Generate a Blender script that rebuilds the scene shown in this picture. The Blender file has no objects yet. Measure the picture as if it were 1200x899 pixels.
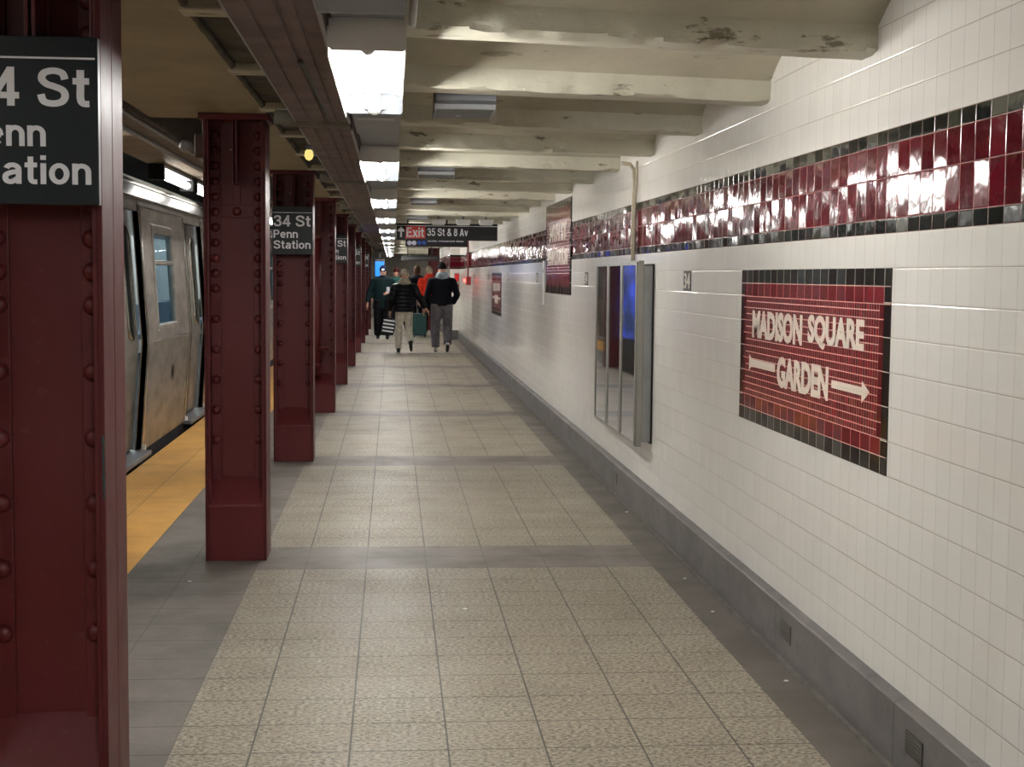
import bpy, bmesh, math, random
from mathutils import Vector, Matrix
from math import sin, cos, pi, radians
random.seed(7)
C = bpy.context.scene.collection
S = bpy.context.scene

# ------------------------------------------------------------------ camera / world / exposure
H_EYE = 1.5
def set_camera():
    yaw, pitch, roll, f = .0844455, .0756206, .009483, 1664.0
    F = Vector((sin(yaw)*cos(pitch), cos(yaw)*cos(pitch), -sin(pitch)))
    r = Vector((cos(yaw), -sin(yaw), 0)); u = r.cross(F)
    c, s = cos(roll), sin(roll)
    r2 = c*r + s*u; u2 = -s*r + c*u
    cam = bpy.data.cameras.new('camera'); o = bpy.data.objects.new('camera', cam); C.objects.link(o)
    m = Matrix(((r2.x, u2.x, -F.x, 0), (r2.y, u2.y, -F.y, 0), (r2.z, u2.z, -F.z, H_EYE), (0, 0, 0, 1)))
    o.matrix_world = m
    cam.sensor_fit = 'HORIZONTAL'; cam.sensor_width = 36; cam.lens = f/1200*36
    cam.clip_start = .05; cam.clip_end = 200
    S.camera = o
set_camera()
w = bpy.data.worlds.new('station_air'); S.world = w; w.use_nodes = True
w.node_tree.nodes['Background'].inputs[0].default_value = (.9, .95, 1, 1)
w.node_tree.nodes['Background'].inputs[1].default_value = .0
S.view_settings.view_transform = 'Standard'; S.view_settings.look = 'None'
S.view_settings.gamma = 1; S.view_settings.use_curve_mapping = False
S.view_settings.exposure = 1.27
TUBE_POWER = 60.0       # emission strength of the fluorescent tubes
TRAIN_TUBE = 6.0

# ------------------------------------------------------------------ node expression helper
class X:
    """wraps a node socket so that shader maths reads like ordinary maths"""
    def __init__(s, g, k): s.g = g; s.k = k
    def op(s, name, *a, clamp=False):
        n = s.g.nodes.new('ShaderNodeMath'); n.operation = name; n.use_clamp = clamp
        for i, v in enumerate((s,)+a):
            if isinstance(v, X): s.g.links.new(v.k, n.inputs[i])
            else: n.inputs[i].default_value = v
        return X(s.g, n.outputs[0])
    def __add__(s, o): return s.op('ADD', o)
    def __sub__(s, o): return s.op('SUBTRACT', o)
    def __mul__(s, o): return s.op('MULTIPLY', o)
    def __truediv__(s, o): return s.op('DIVIDE', o)
    def rsub(s, v): return (s*-1)+v
    def floor(s): return s.op('FLOOR')
    def fract(s): return s.op('FRACT')
    def abs(s): return s.op('ABSOLUTE')
    def min(s, o): return s.op('MINIMUM', o)
    def max(s, o): return s.op('MAXIMUM', o)
    def gt(s, o): return s.op('GREATER_THAN', o)
    def lt(s, o): return s.op('LESS_THAN', o)
    def mod(s, o): return s.op('FLOORED_MODULO', o)
    def smooth(s, a, b, lo=0., hi=1.):
        n = s.g.nodes.new('ShaderNodeMapRange'); n.interpolation_type = 'SMOOTHSTEP'
        s.g.links.new(s.k, n.inputs[0])
        for i, v in enumerate((a, b, lo, hi)): n.inputs[i+1].default_value = v
        return X(s.g, n.outputs[0])
    def mix(s, a, b):      # scalar mix: s=0 -> a, s=1 -> b
        return (s.rsub(1.0)*a if not isinstance(a, X) else a*s.rsub(1.0)) + (s*b)

class Mat:
    def __init__(s, name):
        s.m = bpy.data.materials.new(name); s.m.use_nodes = True
        s.g = s.m.node_tree; s.b = s.g.nodes['Principled BSDF']
        tc = s.g.nodes.new('ShaderNodeTexCoord'); s.co = tc.outputs['Object']
    def xyz(s):
        n = s.g.nodes.new('ShaderNodeSeparateXYZ'); s.g.links.new(s.co, n.inputs[0])
        return [X(s.g, o) for o in n.outputs]
    def vec(s, a, b, c):
        n = s.g.nodes.new('ShaderNodeCombineXYZ')
        for i, v in enumerate((a, b, c)):
            if isinstance(v, X): s.g.links.new(v.k, n.inputs[i])
            else: n.inputs[i].default_value = v
        return n.outputs[0]
    def white(s, v):
        n = s.g.nodes.new('ShaderNodeTexWhiteNoise'); s.g.links.new(v, n.inputs[0])
        return X(s.g, n.outputs['Value']), n.outputs['Color']
    def noise(s, scale, detail=3, rough=.55, v=None, sc=None):
        n = s.g.nodes.new('ShaderNodeTexNoise'); n.inputs['Scale'].default_value = scale
        n.inputs['Detail'].default_value = detail; n.inputs['Roughness'].default_value = rough
        src = v or s.co
        if sc:
            mp = s.g.nodes.new('ShaderNodeMapping'); mp.inputs['Scale'].default_value = sc
            s.g.links.new(src, mp.inputs[0]); src = mp.outputs[0]
        s.g.links.new(src, n.inputs[0]); return X(s.g, n.outputs[0])
    def voro(s, scale, feature='F1', v=None):
        n = s.g.nodes.new('ShaderNodeTexVoronoi'); n.feature = feature; n.inputs['Scale'].default_value = scale
        s.g.links.new(v or s.co, n.inputs[0]); return X(s.g, n.outputs[0])
    def cmix(s, f, a, b, mode='MIX'):
        n = s.g.nodes.new('ShaderNodeMix'); n.data_type = 'RGBA'; n.blend_type = mode
        if isinstance(f, X): s.g.links.new(f.k, n.inputs[0])
        else: n.inputs[0].default_value = f
        for i, v in ((6, a), (7, b)):
            if isinstance(v, (tuple, list)): n.inputs[i].default_value = (*v[:3], 1)
            else: s.g.links.new(v.k if isinstance(v, X) else v, n.inputs[i])
        return n.outputs[2]
    def set(s, **k):
        N = dict(color='Base Color', rough='Roughness', metal='Metallic', ior='IOR', trans='Transmission Weight', alpha='Alpha',
                 ecol='Emission Color', estr='Emission Strength', normal='Normal', coat='Coat Weight', coatr='Coat Roughness', spec='Specular IOR Level')
        for a, v in k.items():
            i = s.b.inputs[N[a]]
            if isinstance(v, X): s.g.links.new(v.k, i)
            elif isinstance(v, (tuple, list)): i.default_value = (*v[:3], 1)
            elif isinstance(v, (int, float)): i.default_value = v
            else: s.g.links.new(v, i)
        return s
    def bump(s, h, strength=.3, dist=.01, normal=None):
        n = s.g.nodes.new('ShaderNodeBump'); n.inputs['Strength'].default_value = strength
        n.inputs['Distance'].default_value = dist; s.g.links.new(h.k, n.inputs['Height'])
        if normal is not None: s.g.links.new(normal, n.inputs['Normal'])
        return n.outputs[0]
    def tilt(s, colorout, amount):
        """a normal leaning a little, differently for each tile"""
        g = s.g
        geo = g.nodes.new('ShaderNodeNewGeometry')
        a = g.nodes.new('ShaderNodeVectorMath'); a.operation = 'SUBTRACT'; g.links.new(colorout, a.inputs[0]); a.inputs[1].default_value = (.5, .5, .5)
        b = g.nodes.new('ShaderNodeVectorMath'); b.operation = 'SCALE'; g.links.new(a.outputs[0], b.inputs[0])
        if isinstance(amount, X): g.links.new(amount.k, b.inputs['Scale'])
        else: b.inputs['Scale'].default_value = amount
        c = g.nodes.new('ShaderNodeVectorMath'); c.operation = 'ADD'; g.links.new(geo.outputs['Normal'], c.inputs[0]); g.links.new(b.outputs[0], c.inputs[1])
        d = g.nodes.new('ShaderNodeVectorMath'); d.operation = 'NORMALIZE'; g.links.new(c.outputs[0], d.inputs[0])
        return d.outputs[0]

def srgb(r, g, b):
    f = lambda c: (c/255/12.92) if c/255 <= .04045 else ((c/255+.055)/1.055)**2.4
    return (f(r), f(g), f(b))

def simple(name, col, rough=.6, metal=0., var=.12, scale=12, bump=.0, bscale=60, **k):
    m = Mat(name)
    n = m.noise(scale, 4)
    c2 = tuple(max(0, x*(1-var*2)) for x in col)
    m.set(color=m.cmix(n.smooth(.3, .7), c2, col), rough=rough, metal=metal, **k)
    if bump: m.set(normal=m.bump(m.noise(bscale, 3), bump, .004))
    return m.m

def emitter(name, col, strength):
    m = Mat(name); m.set(color=(0, 0, 0), ecol=col, estr=strength); return m.m

# ------------------------------------------------------------------ materials
def m_column(name, col, dust, r0=.24, sp=.55):
    m = Mat(name)
    n = m.noise(3.5, 5, .6, sc=(1, 1, .6)); n2 = m.noise(30, 3); chips = m.noise(17, 2, .5)
    base = m.cmix(n.smooth(.25, .8), col, tuple(x*1.22+.002 for x in col))
    base = m.cmix(n2.smooth(.62, .75)*.35, base, dust)
    base = m.cmix(chips.smooth(.80, .82), base, srgb(160, 150, 140))
    m.set(color=base, rough=n.smooth(.3, .7, r0, r0+.14), spec=sp, normal=m.bump(m.noise(90, 3)*.5+m.noise(14, 2), .16, .003))
    return m.m
MAROON = m_column('maroon enamel paint', srgb(86, 24, 28), srgb(100, 60, 58), .36, .45)
FLANGE = m_column('maroon enamel paint worn', srgb(80, 33, 35), srgb(104, 70, 66), .34, .18)
DUSTY = simple('dusty mauve painted steel', srgb(116, 98, 97), .72, 0, .18, 5, .15, 40)
def m_beige(name, col, dirt=.5):
    m = Mat(name)
    n = m.noise(2.2, 6, .6); p = m.noise(13, 6, .65, sc=(.28, 1, 1)); st = m.noise(40, 3)
    c = m.cmix(n.smooth(.3, .75), col, tuple(x*.78 for x in col))
    c = m.cmix(p.smooth(.60, .66)*dirt, c, srgb(98, 88, 66))
    c = m.cmix(st.smooth(.74, .76)*.6, c, srgb(70, 64, 52))
    m.set(color=c, rough=.62, spec=.35, normal=m.bump(p*1.0+m.noise(70, 4)*.3, .55, .012))
    return m.m
CEIL = m_beige('peeling cream ceiling paint', srgb(186, 180, 160))
BEAMP = m_beige('chipped cream beam paint', srgb(205, 202, 184), .85)
SLAB = m_beige('tan soffit paint', srgb(158, 146, 118), .12)
CONC = simple('sooty concrete', srgb(92, 90, 80), .85, 0, .3, 7, .6, 25)
DARKC = simple('tunnel black', srgb(26, 26, 30), .9, 0, .3, 3)
SIGNBLK = simple('black enamel sign face', srgb(34, 42, 46), .32, 0, .03, 4)
SIGNWHT = simple('white reflective sign letters', srgb(248, 249, 255), .4, 0, .02, 4)
SIGNRED = simple('red sign face', srgb(214, 40, 44), .35, 0, .03, 4)
BLUES = simple('blue route bullet', srgb(20, 80, 190), .4, 0, .03, 4)
GALV = simple('grey painted sheet metal', srgb(158, 160, 162), .42, .15, .06, 9)
GALVD = simple('dark grey painted sheet metal', srgb(118, 121, 126), .45, .15, .08, 9)
WHITEM = simple('white enamelled reflector', srgb(232, 232, 230), .35, 0, .02, 9)
BLACKM = simple('black slot paint', srgb(16, 16, 18), .5)
TUBE = emitter('fluorescent glow', (1, .975, .935), TUBE_POWER)
TUBE2 = emitter('fluorescent glow over track', (1, .99, .93), TRAIN_TUBE)
AMBER = emitter('small amber bulb glow', (.8, .65, .2), .5)
STEEL = None
def m_stainless():
    m = Mat('brushed stainless steel')
    n = m.noise(6, 4, .6, sc=(1, .35, 1)); br = m.noise(120, 2, .5, sc=(1, .02, 1))
    m.set(color=m.cmix(n.smooth(.3, .75), srgb(172, 166, 156), srgb(140, 135, 128)), metal=.85, rough=n.smooth(.3, .7, .33, .46),
          normal=m.bump(br+n*.6, .06, .004))
    return m.m
STEEL = m_stainless()
STEELB = simple('polished steel trim', srgb(205, 202, 196), .2, .9, .05, 20)
RUBBER = simple('black rubber seal', srgb(18, 18, 20), .7)
def m_glass(name, tint, tr=.45, rough=.03):
    m = Mat(name); g = m.g
    m.set(color=tint, rough=rough, spec=.9)
    t = g.nodes.new('ShaderNodeBsdfTransparent'); t.inputs[0].default_value = (.75, .85, .9, 1)
    mx = g.nodes.new('ShaderNodeMixShader'); mx.inputs[0].default_value = 1-tr
    g.links.new(t.outputs[0], mx.inputs[1]); g.links.new(m.b.outputs[0], mx.inputs[2])
    g.links.new(mx.outputs[0], g.nodes['Material Output'].inputs[0])
    return m.m
TGLASS = m_glass('train window glass', srgb(60, 74, 84), .8)

# wall tile ---------------------------------------------------------------
WX = 1.575
def m_wall():
    m = Mat('glazed station wall tile'); x, y, z = m.xyz()
    TW = .0985
    U = (y-4.266)/TW; iu = U.floor(); du = ((U+.5).fract()-.5).abs()*TW
    b0, b1, b2, b3, b4 = 1.6465, 1.694, 1.824, 1.930, 1.978
    lo = (z-.2100)/.1105; hi = (z-b4)/.1120
    dlo = ((lo+.5).fract()-.5).abs()*.1105; dhi = ((hi+.5).fract()-.5).abs()*.112
    db = (z-b0).abs()
    for b in (b1, b2, b3, b4): db = db.min((z-b).abs())
    inb = z.gt(b0)*z.lt(b4); above = z.gt(b4); below = z.lt(b0)
    dv = dlo*below + dhi*above + db*inb
    row = lo.floor()*below + (hi.floor()+40)*above + (z.gt(b1)+z.gt(b2)+z.gt(b3)+80)*inb
    black = inb*((z.lt(b1)).max(z.gt(b3)))
    red = inb*z.gt(b1)*z.lt(b3)
    rv, rc = m.white(m.vec(iu, row, 3.0))
    white = m.cmix(rv, srgb(228, 225, 219), srgb(232, 229, 223))
    grime = m.noise(1.3, 5, .6)
    white = m.cmix(grime.smooth(.55, .75)*.18, white, srgb(206, 194, 172))
    c = m.cmix(red, white, m.cmix(rv, srgb(104, 16, 32), srgb(80, 10, 22)))
    c = m.cmix(black, c, m.cmix(rv.gt(.85), srgb(20, 24, 22), srgb(64, 66, 56)))
    gr_u = du.smooth(.0005, .0012, 1, 0); gr_v = dv.smooth(.0008, .0020, 1, 0)
    irr = m.noise(5, 2).smooth(.35, .65)
    gmask_w = (gr_u*(irr*.45+.08)).max(gr_v*.9)
    gmask_b = (du.smooth(.0006, .0018, 1, 0)).max(dv.smooth(.0006, .0018, 1, 0))
    gm = inb.mix(gmask_w, gmask_b)
    gcol = m.cmix(inb, srgb(152, 142, 128), srgb(150, 112, 108))
    c = m.cmix(gm, c, gcol)
    wav = m.noise(11, 2, .5)
    amt = inb*.048+.009
    nrm = m.tilt(rc, amt)
    hgt = (du.min(dv)).smooth(0, .004)+(wav*(inb*.75+.15))
    m.set(color=c, rough=(gm*.4)+(inb*-.06+.13), spec=.5, coat=.0, normal=m.bump(hgt, .22, .006, nrm))
    return m.m
WALL = m_wall()

def m_floor():
    m = Mat('granite and slate platform floor'); x, y, z = m.xyz()
    P = 3.95
    t = (y-7.205).mod(P)
    band = t.lt(.585)
    r1 = (t-.585)/.2804; rb = t/.2925
    drow = ((r1+.5).fract()-.5).abs()*.2804; db = ((rb+.5).fract()-.5).abs()*.2925
    dv = drow*band.rsub(1)+db*band
    U = (x+.44)/.3105; du = ((U+.5).fract()-.5).abs()*.3105
    inner = x.gt(-.69)*x.lt(1.355)
    edge = (x+.69).abs().min((x-1.355).abs())
    light = inner*band.rsub(1)
    rv, rc = m.white(m.vec(U.floor(), (y/.2804).floor(), 1))
    a = m.noise(85, 3, .7, sc=(.7, 1, 1)); b = m.noise(34, 2, .6)
    g = m.cmix(a.smooth(.36, .62), srgb(80, 74, 64), srgb(166, 156, 138))
    g = m.cmix(b.smooth(.58, .72)*.3, g, srgb(190, 181, 158))
    g = m.cmix(rv*.18, g, srgb(150, 140, 122))
    st = m.noise(2.3, 5, .6)
    d = m.cmix(st.smooth(.3, .75), srgb(112, 105, 99), srgb(92, 87, 82))
    d = m.cmix(m.noise(70, 2).smooth(.5, .8)*.3, d, srgb(140, 134, 124))
    right = x.gt(1.355)
    d = m.cmix(right*.55, d, srgb(84, 78, 70))
    c = m.cmix(light, d, g)
    c = m.cmix(st.smooth(.5, .78)*.25, c, srgb(96, 88, 76))
    j_u = du.smooth(.0022, .0042, 1, 0)*inner*(light*.5+.35)*1.1
    j_v = dv.smooth(.0018, .0040, 1, 0)*.95*(x.lt(1.355))
    j_x = (x+1.03).abs().smooth(.0015, .003, 1, 0)*.7
    j = j_u.max(j_v).max(edge.smooth(.001, .003, 1, 0)*.5).max(j_x)
    c = m.cmix(j, c, srgb(52, 48, 44))
    m.set(color=c, rough=st.smooth(.3, .7, .42, .55), spec=.38, normal=m.bump(j*-1.0+a*.12, .25, .004))
    return m.m
FLOOR = m_floor()

def m_yellow():
    m = Mat('yellow tactile strip'); x, y, z = m.xyz()
    st = m.noise(3, 5, .6)
    c = m.cmix(st.smooth(.3, .75), srgb(226, 172, 84), srgb(204, 150, 68))
    ln = (((x+1.64)/.031).fract()-.5).abs()
    left = x.lt(-1.62)
    c = m.cmix(ln.smooth(.30, .5)*left*.45, c, srgb(160, 112, 46))
    seam = (x+1.62).abs().smooth(.002, .005, 1, 0).max((((y-.2)/.61+.5).fract()-.5).abs().smooth(.002, .006, 1, 0)*.6)
    c = m.cmix(seam*.7, c, srgb(120, 84, 36))
    c = m.cmix(m.noise(30, 4, .7).smooth(.68, .75)*.5, c, srgb(120, 92, 50))
    u = ((x/.03).fract()-.5); v = ((y/.03).fract()-.5)
    m.set(color=c, rough=.6, normal=m.bump((u*u+v*v).smooth(.03, .1, 1, 0)*.6+ln*.4, .25, .004))
    return m.m
YELLOW = m_yellow()

def m_mosaic(black_edge=True):
    """local coords: u along x (0..L), v along z; colours live on tiles"""
    m = Mat('maroon mosaic tile field'); x, y, z = m.xyz()
    U = x/.0247; V = z/.0277
    du = ((U+.5).fract()-.5).abs()*.0247; dv = ((V+.5).fract()-.5).abs()*.0277
    rv, rc = m.white(m.vec(U.floor(), V.floor(), 5.))
    c = m.cmix(rv, srgb(124, 42, 47), srgb(106, 33, 38))
    g = (dv.smooth(.0011, .0024, 1, 0)).max(du.smooth(.0005, .0014, 1, 0)*.5)
    c = m.cmix(g, c, srgb(180, 142, 128))
    m.set(color=c, rough=g*.4+.12, spec=.5, normal=m.bump(du.min(dv).smooth(0, .003), .2, .003, m.tilt(rc, .05)))
    return m.m
MOSAIC = m_mosaic()
def m_bigtile(name, c1, c2, w, grout, tilt=.04, h=99.):
    m = Mat(name); x, y, z = m.xyz()
    U = x/w; V = z/h
    du = ((U+.5).fract()-.5).abs()*w; dv = ((V+.5).fract()-.5).abs()*h if h < 50 else du*0+1.
    rv, rc = m.white(m.vec(U.floor(), V.floor(), 2.))
    g = du.min(dv).smooth(.0008, .0022, 1, 0)
    m.set(color=m.cmix(g, m.cmix(rv, c1, c2), grout), rough=g*.4+.1, normal=m.tilt(rc, tilt)); return m.m
BLKTILE = m_bigtile('black glazed border tile', srgb(18, 18, 18), srgb(48, 47, 44), .0985, srgb(170, 165, 150))
REDTILE = m_bigtile('maroon glazed border tile', srgb(120, 36, 44), srgb(104, 29, 36), .0985, srgb(170, 120, 112))
BLKTILE_V = m_bigtile('black glazed side tile', srgb(16, 15, 15), srgb(38, 34, 30), 9., srgb(180, 172, 158), .04, .1105)
REDTILE_V = m_bigtile('maroon glazed side tile', srgb(110, 33, 40), srgb(98, 27, 33), 9., srgb(200, 150, 140), .04, .0554)
def m_creamtile():
    m = Mat('cream mosaic lettering tile'); x, y, z = m.xyz()
    dv = (((z/.0277)+.5).fract()-.5).abs()*.0277; du = ((x/.0247+.5).fract()-.5).abs()*.0247
    g = dv.min(du).smooth(.0005, .0014, 1, 0)*.35
    m.set(color=m.cmix(g, srgb(226, 218, 202), srgb(176, 160, 146)), rough=.25); return m.m
CREAM = m_creamtile()
CURB = None
def m_curb():
    m = Mat('grey stone curb'); x, y, z = m.xyz()
    st = m.noise(3, 6, .65, sc=(1, 1, 2)); j = (((y-4.15)/1.35+.5).fract()-.5).abs()*1.35
    c = m.cmix(st.smooth(.3, .7), srgb(94, 90, 88), srgb(114, 109, 106))
    c = m.cmix(m.noise(12, 5, .7).smooth(.58, .7)*.5, c, srgb(64, 62, 60))
    c = m.cmix(m.noise(120, 2).smooth(.7, .8)*.3, c, srgb(160, 156, 148))
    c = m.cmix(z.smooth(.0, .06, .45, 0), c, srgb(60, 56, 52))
    c = m.cmix(j.smooth(.002, .004, 1, 0)*.8, c, srgb(44, 42, 40))
    m.set(color=c, rough=.6, normal=m.bump(st+m.noise(60, 3)*.3, .2, .006)); return m.m
CURB = m_curb()

# ------------------------------------------------------------------ mesh helpers
class MB:
    def __init__(s): s.v = []; s.f = []; s.sm = []
    def quad(s, a, b, c, d):
        i = len(s.v); s.v += [a, b, c, d]; s.f.append((i, i+1, i+2, i+3)); s.sm.append(False); return s
    def box(s, x0, x1, y0, y1, z0, z1):
        i = len(s.v)
        s.v += [(x0, y0, z0), (x1, y0, z0), (x1, y1, z0), (x0, y1, z0), (x0, y0, z1), (x1, y0, z1), (x1, y1, z1), (x0, y1, z1)]
        for f in ((0, 3, 2, 1), (4, 5, 6, 7), (0, 1, 5, 4), (1, 2, 6, 5), (2, 3, 7, 6), (3, 0, 4, 7)):
            s.f.append(tuple(i+k for k in f)); s.sm.append(False)
        return s
    def prism(s, prof, axis, a0, a1):
        """prof: closed 2-D outline (counter-clockwise); axis 0: (y,z) outline along x; 1: (x,z) along y; 2: (x,y) along z"""
        n = len(prof); i = len(s.v)
        for a in (a0, a1):
            for p, q in prof:
                s.v.append((a, p, q) if axis == 0 else (p, a, q) if axis == 1 else (p, q, a))
        for k in range(n):
            s.f.append((i+k, i+(k+1) % n, i+n+(k+1) % n, i+n+k)); s.sm.append(False)
        s.f.append(tuple(i+k for k in range(n))[::-1]); s.f.append(tuple(i+n+k for k in range(n))); s.sm += [False, False]
        return s
    def rings(s, rings, close=True, caps=True, smooth=True):
        i = len(s.v); n = len(rings[0])
        for r in rings: s.v += [tuple(p) for p in r]
        for k in range(len(rings)-1):
            for j in range(n if close else n-1):
                a = i+k*n+j; b = i+k*n+(j+1) % n
                s.f.append((a, b, b+n, a+n)); s.sm.append(smooth)
        if caps:
            s.f.append(tuple(i+j for j in range(n))[::-1]); s.f.append(tuple(i+(len(rings)-1)*n+j for j in range(n))); s.sm += [False, False]
        return s
    def tube(s, pts, r, n=10, caps=True):
        pts = [Vector(p) for p in pts]; rs = r if isinstance(r, (list, tuple)) else [r]*len(pts); rings = []
        up = None
        for k, p in enumerate(pts):
            d = (pts[min(k+1, len(pts)-1)]-pts[max(k-1, 0)]).normalized()
            if up is None: up = Vector((0, 0, 1)) if abs(d.z) < .9 else Vector((0, 1, 0))
            a = d.cross(up).normalized(); b = a.cross(d).normalized(); up = b
            rings.append([p+a*cos(2*pi*j/n)*rs[k]+b*sin(2*pi*j/n)*rs[k] for j in range(n)])
        return s.rings(rings, True, caps)
    def lathe(s, prof, c=(0, 0, 0), axis='z', n=16):
        rings = []
        for r, h in prof:
            ring = []
            for j in range(n):
                a = 2*pi*j/n; u, v = r*cos(a), r*sin(a)
                ring.append({'z': (c[0]+u, c[1]+v, c[2]+h), 'y': (c[0]+u, c[1]+h, c[2]-v), 'x': (c[0]+h, c[1]+u, c[2]+v)}[axis])
            rings.append(ring)
        return s.rings(rings, True, True)
    def mesh(s, name):
        me = bpy.data.meshes.new(name); me.from_pydata([tuple(p) for p in s.v], [], s.f); me.update()
        for p, q in zip(me.polygons, s.sm): p.use_smooth = q
        bm = bmesh.new(); bm.from_mesh(me); bmesh.ops.recalc_face_normals(bm, faces=bm.faces); bm.to_mesh(me); bm.free()
        return me
    def build(s, name, mat, parent=None, bevel=0, seg=2, loc=None):
        o = bpy.data.objects.new(name, s.mesh(name)); C.objects.link(o)
        if mat: o.data.materials.append(mat)
        if parent is not None: o.parent = parent
        if loc: o.location = loc
        if bevel:
            b = o.modifiers.new('bevel', 'BEVEL'); b.width = bevel; b.segments = seg; b.limit_method = 'ANGLE'; b.angle_limit = radians(40)
        return o
def tag(o, label=None, cat=None, group=None, kind=None):
    if label: o['label'] = label
    if cat: o['category'] = cat
    if group: o['group'] = group
    if kind: o['kind'] = kind
    return o
def thing(name, label, cat, loc=(0, 0, 0), rz=0, group=None):
    o = bpy.data.objects.new(name, None); C.objects.link(o); o.location = loc; o.rotation_euler = (0, 0, rz)
    o.empty_display_size = .1
    return tag(o, label, cat, group)
def struct(o): o['kind'] = 'structure'; return o
def copy_tree(o, parent=None):
    c = o.copy(); C.objects.link(c)
    if parent is not None: c.parent = parent
    for ch in list(o.children): copy_tree(ch, c)
    return c
def text_mesh(txt, size, bold=0., depth=.002, sx=1., spacing=1., align='LEFT'):
    cu = bpy.data.curves.new('lettering', 'FONT'); cu.body = txt; cu.size = size; cu.offset = bold; cu.extrude = depth
    cu.space_character = spacing; cu.align_x = align; cu.resolution_u = 3
    o = bpy.data.objects.new('lettering', cu); C.objects.link(o)
    dg = bpy.context.evaluated_depsgraph_get(); dg.update()
    me = bpy.data.meshes.new_from_object(o.evaluated_get(dg)); bpy.data.objects.remove(o); bpy.data.curves.remove(cu)
    me.transform(Matrix.Diagonal((sx, 1, 1, 1)))
    me.transform(Matrix.Rotation(pi/2, 4, 'X'))        # now x right, z up, facing -y
    return me
def fit(me, x0, x1, z0, z1):
    """stretch lettering to exactly fill a box"""
    xs = [v.co.x for v in me.vertices]; zs = [v.co.z for v in me.vertices]
    a0, a1, c0, c1 = min(xs), max(xs), min(zs), max(zs)
    for v in me.vertices:
        v.co.x = x0+(v.co.x-a0)/(a1-a0)*(x1-x0); v.co.z = z0+(v.co.z-c0)/(c1-c0)*(z1-z0)
    me.update(); return me
def link_mesh(name, me, mat, parent=None, loc=(0, 0, 0)):
    o = bpy.data.objects.new(name, me); C.objects.link(o); me.materials.clear(); me.materials.append(mat)
    o.location = loc
    if parent is not None: o.parent = parent
    return o

# bold grotesque lettering drawn stroke by stroke (cap height 1)
def _arc(cx, cy, rx, ry, a0, a1, n=14): return [(cx+rx*cos(radians(a0+(a1-a0)*i/n)), cy+ry*sin(radians(a0+(a1-a0)*i/n))) for i in range(n+1)]
def _spl(P, m=5):
    P = [P[0]]+P+[P[-1]]; out = []
    for i in range(1, len(P)-2):
        for j in range(m):
            t = j/m; f = lambda k: .5*((2*P[i][k])+(-P[i-1][k]+P[i+1][k])*t+(2*P[i-1][k]-5*P[i][k]+4*P[i+1][k]-P[i+2][k])*t*t+(-P[i-1][k]+3*P[i][k]-3*P[i+1][k]+P[i+2][k])*t**3)
            out.append((f(0), f(1)))
    return out+[P[-2]]
GL = {
 'i': (.17, [[(.085, 0), (.085, .73)], [(.085, .84), (.085, 1.0)]]),
 'n': (.56, [[(.085, 0), (.085, .73)], _arc(.28, .43, .195, .22, 180, 0)+[(.475, 0)]]),
 'o': (.60, [_arc(.30, .365, .215, .29, 0, 360, 28)]),
 'e': (.60, [[(.10, .37), (.53, .37)], _arc(.30, .365, .215, .29, 0, 322, 26)]),
 'a': (.56, [[(.46, 0), (.46, .50)], _arc(.28, .50, .18, .155, 0, 165), _spl([(.46, .42), (.27, .40), (.09, .30), (.10, .12), (.26, .075), (.46, .22)])]),
 't': (.38, [[(.17, .95)]+_spl([(.17, .5), (.17, .2), (.23, .09), (.36, .08)]), [(0, .66), (.36, .66)]]),
 'S': (.69, [_spl([(.60, .70), (.54, .86), (.35, .92), (.15, .86), (.10, .71), (.20, .58), (.38, .51), (.55, .42), (.60, .27), (.53, .13), (.34, .075), (.14, .13), (.075, .31)])]),
 'P': (.64, [[(.085, 0), (.085, 1)], [(.085, .915), (.36, .915)]+_arc(.36, .69, .19, .225, 90, -90)+[(.085, .465)]]),
 '3': (.61, [_spl([(.085, .72), (.13, .87), (.29, .92), (.45, .87), (.49, .74), (.42, .58), (.24, .53)]), _spl([(.24, .53), (.45, .47), (.53, .29), (.46, .13), (.29, .075), (.12, .13), (.07, .30)])]),
 '4': (.62, [[(.42, 0), (.42, 1.0)], [(.42, .95), (.08, .30)], [(.0, .27), (.60, .27)]]),
 '5': (.61, [[(.54, .92), (.17, .92), (.11, .50)], _spl([(.11, .50), (.28, .60), (.47, .52), (.53, .33), (.46, .14), (.28, .075), (.11, .13), (.065, .27)])]),
 '8': (.60, [_arc(.30, .73, .18, .185, 0, 360, 22), _arc(.30, .30, .215, .225, 0, 360, 24)]),
 'E': (.58, [[(.085, 0), (.085, 1)], [(.085, .92), (.56, .92)], [(.085, .51), (.52, .51)], [(.085, .08), (.57, .08)]]),
 'x': (.55, [[(.06, .73), (.49, 0)], [(.49, .73), (.06, 0)]]),
 'A': (.68, [[(.07, 0), (.34, .96)], [(.34, .96), (.61, 0)], [(.17, .27), (.51, .27)]]),
 'v': (.54, [[(.06, .73), (.27, .04)], [(.27, .04), (.48, .73)]]),
 '&': (.70, [_spl([(.66, .04), (.28, .58), (.20, .78), (.33, .92), (.46, .80), (.38, .62), (.14, .42), (.09, .22), (.24, .08), (.44, .12), (.60, .42)])])}
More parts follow.
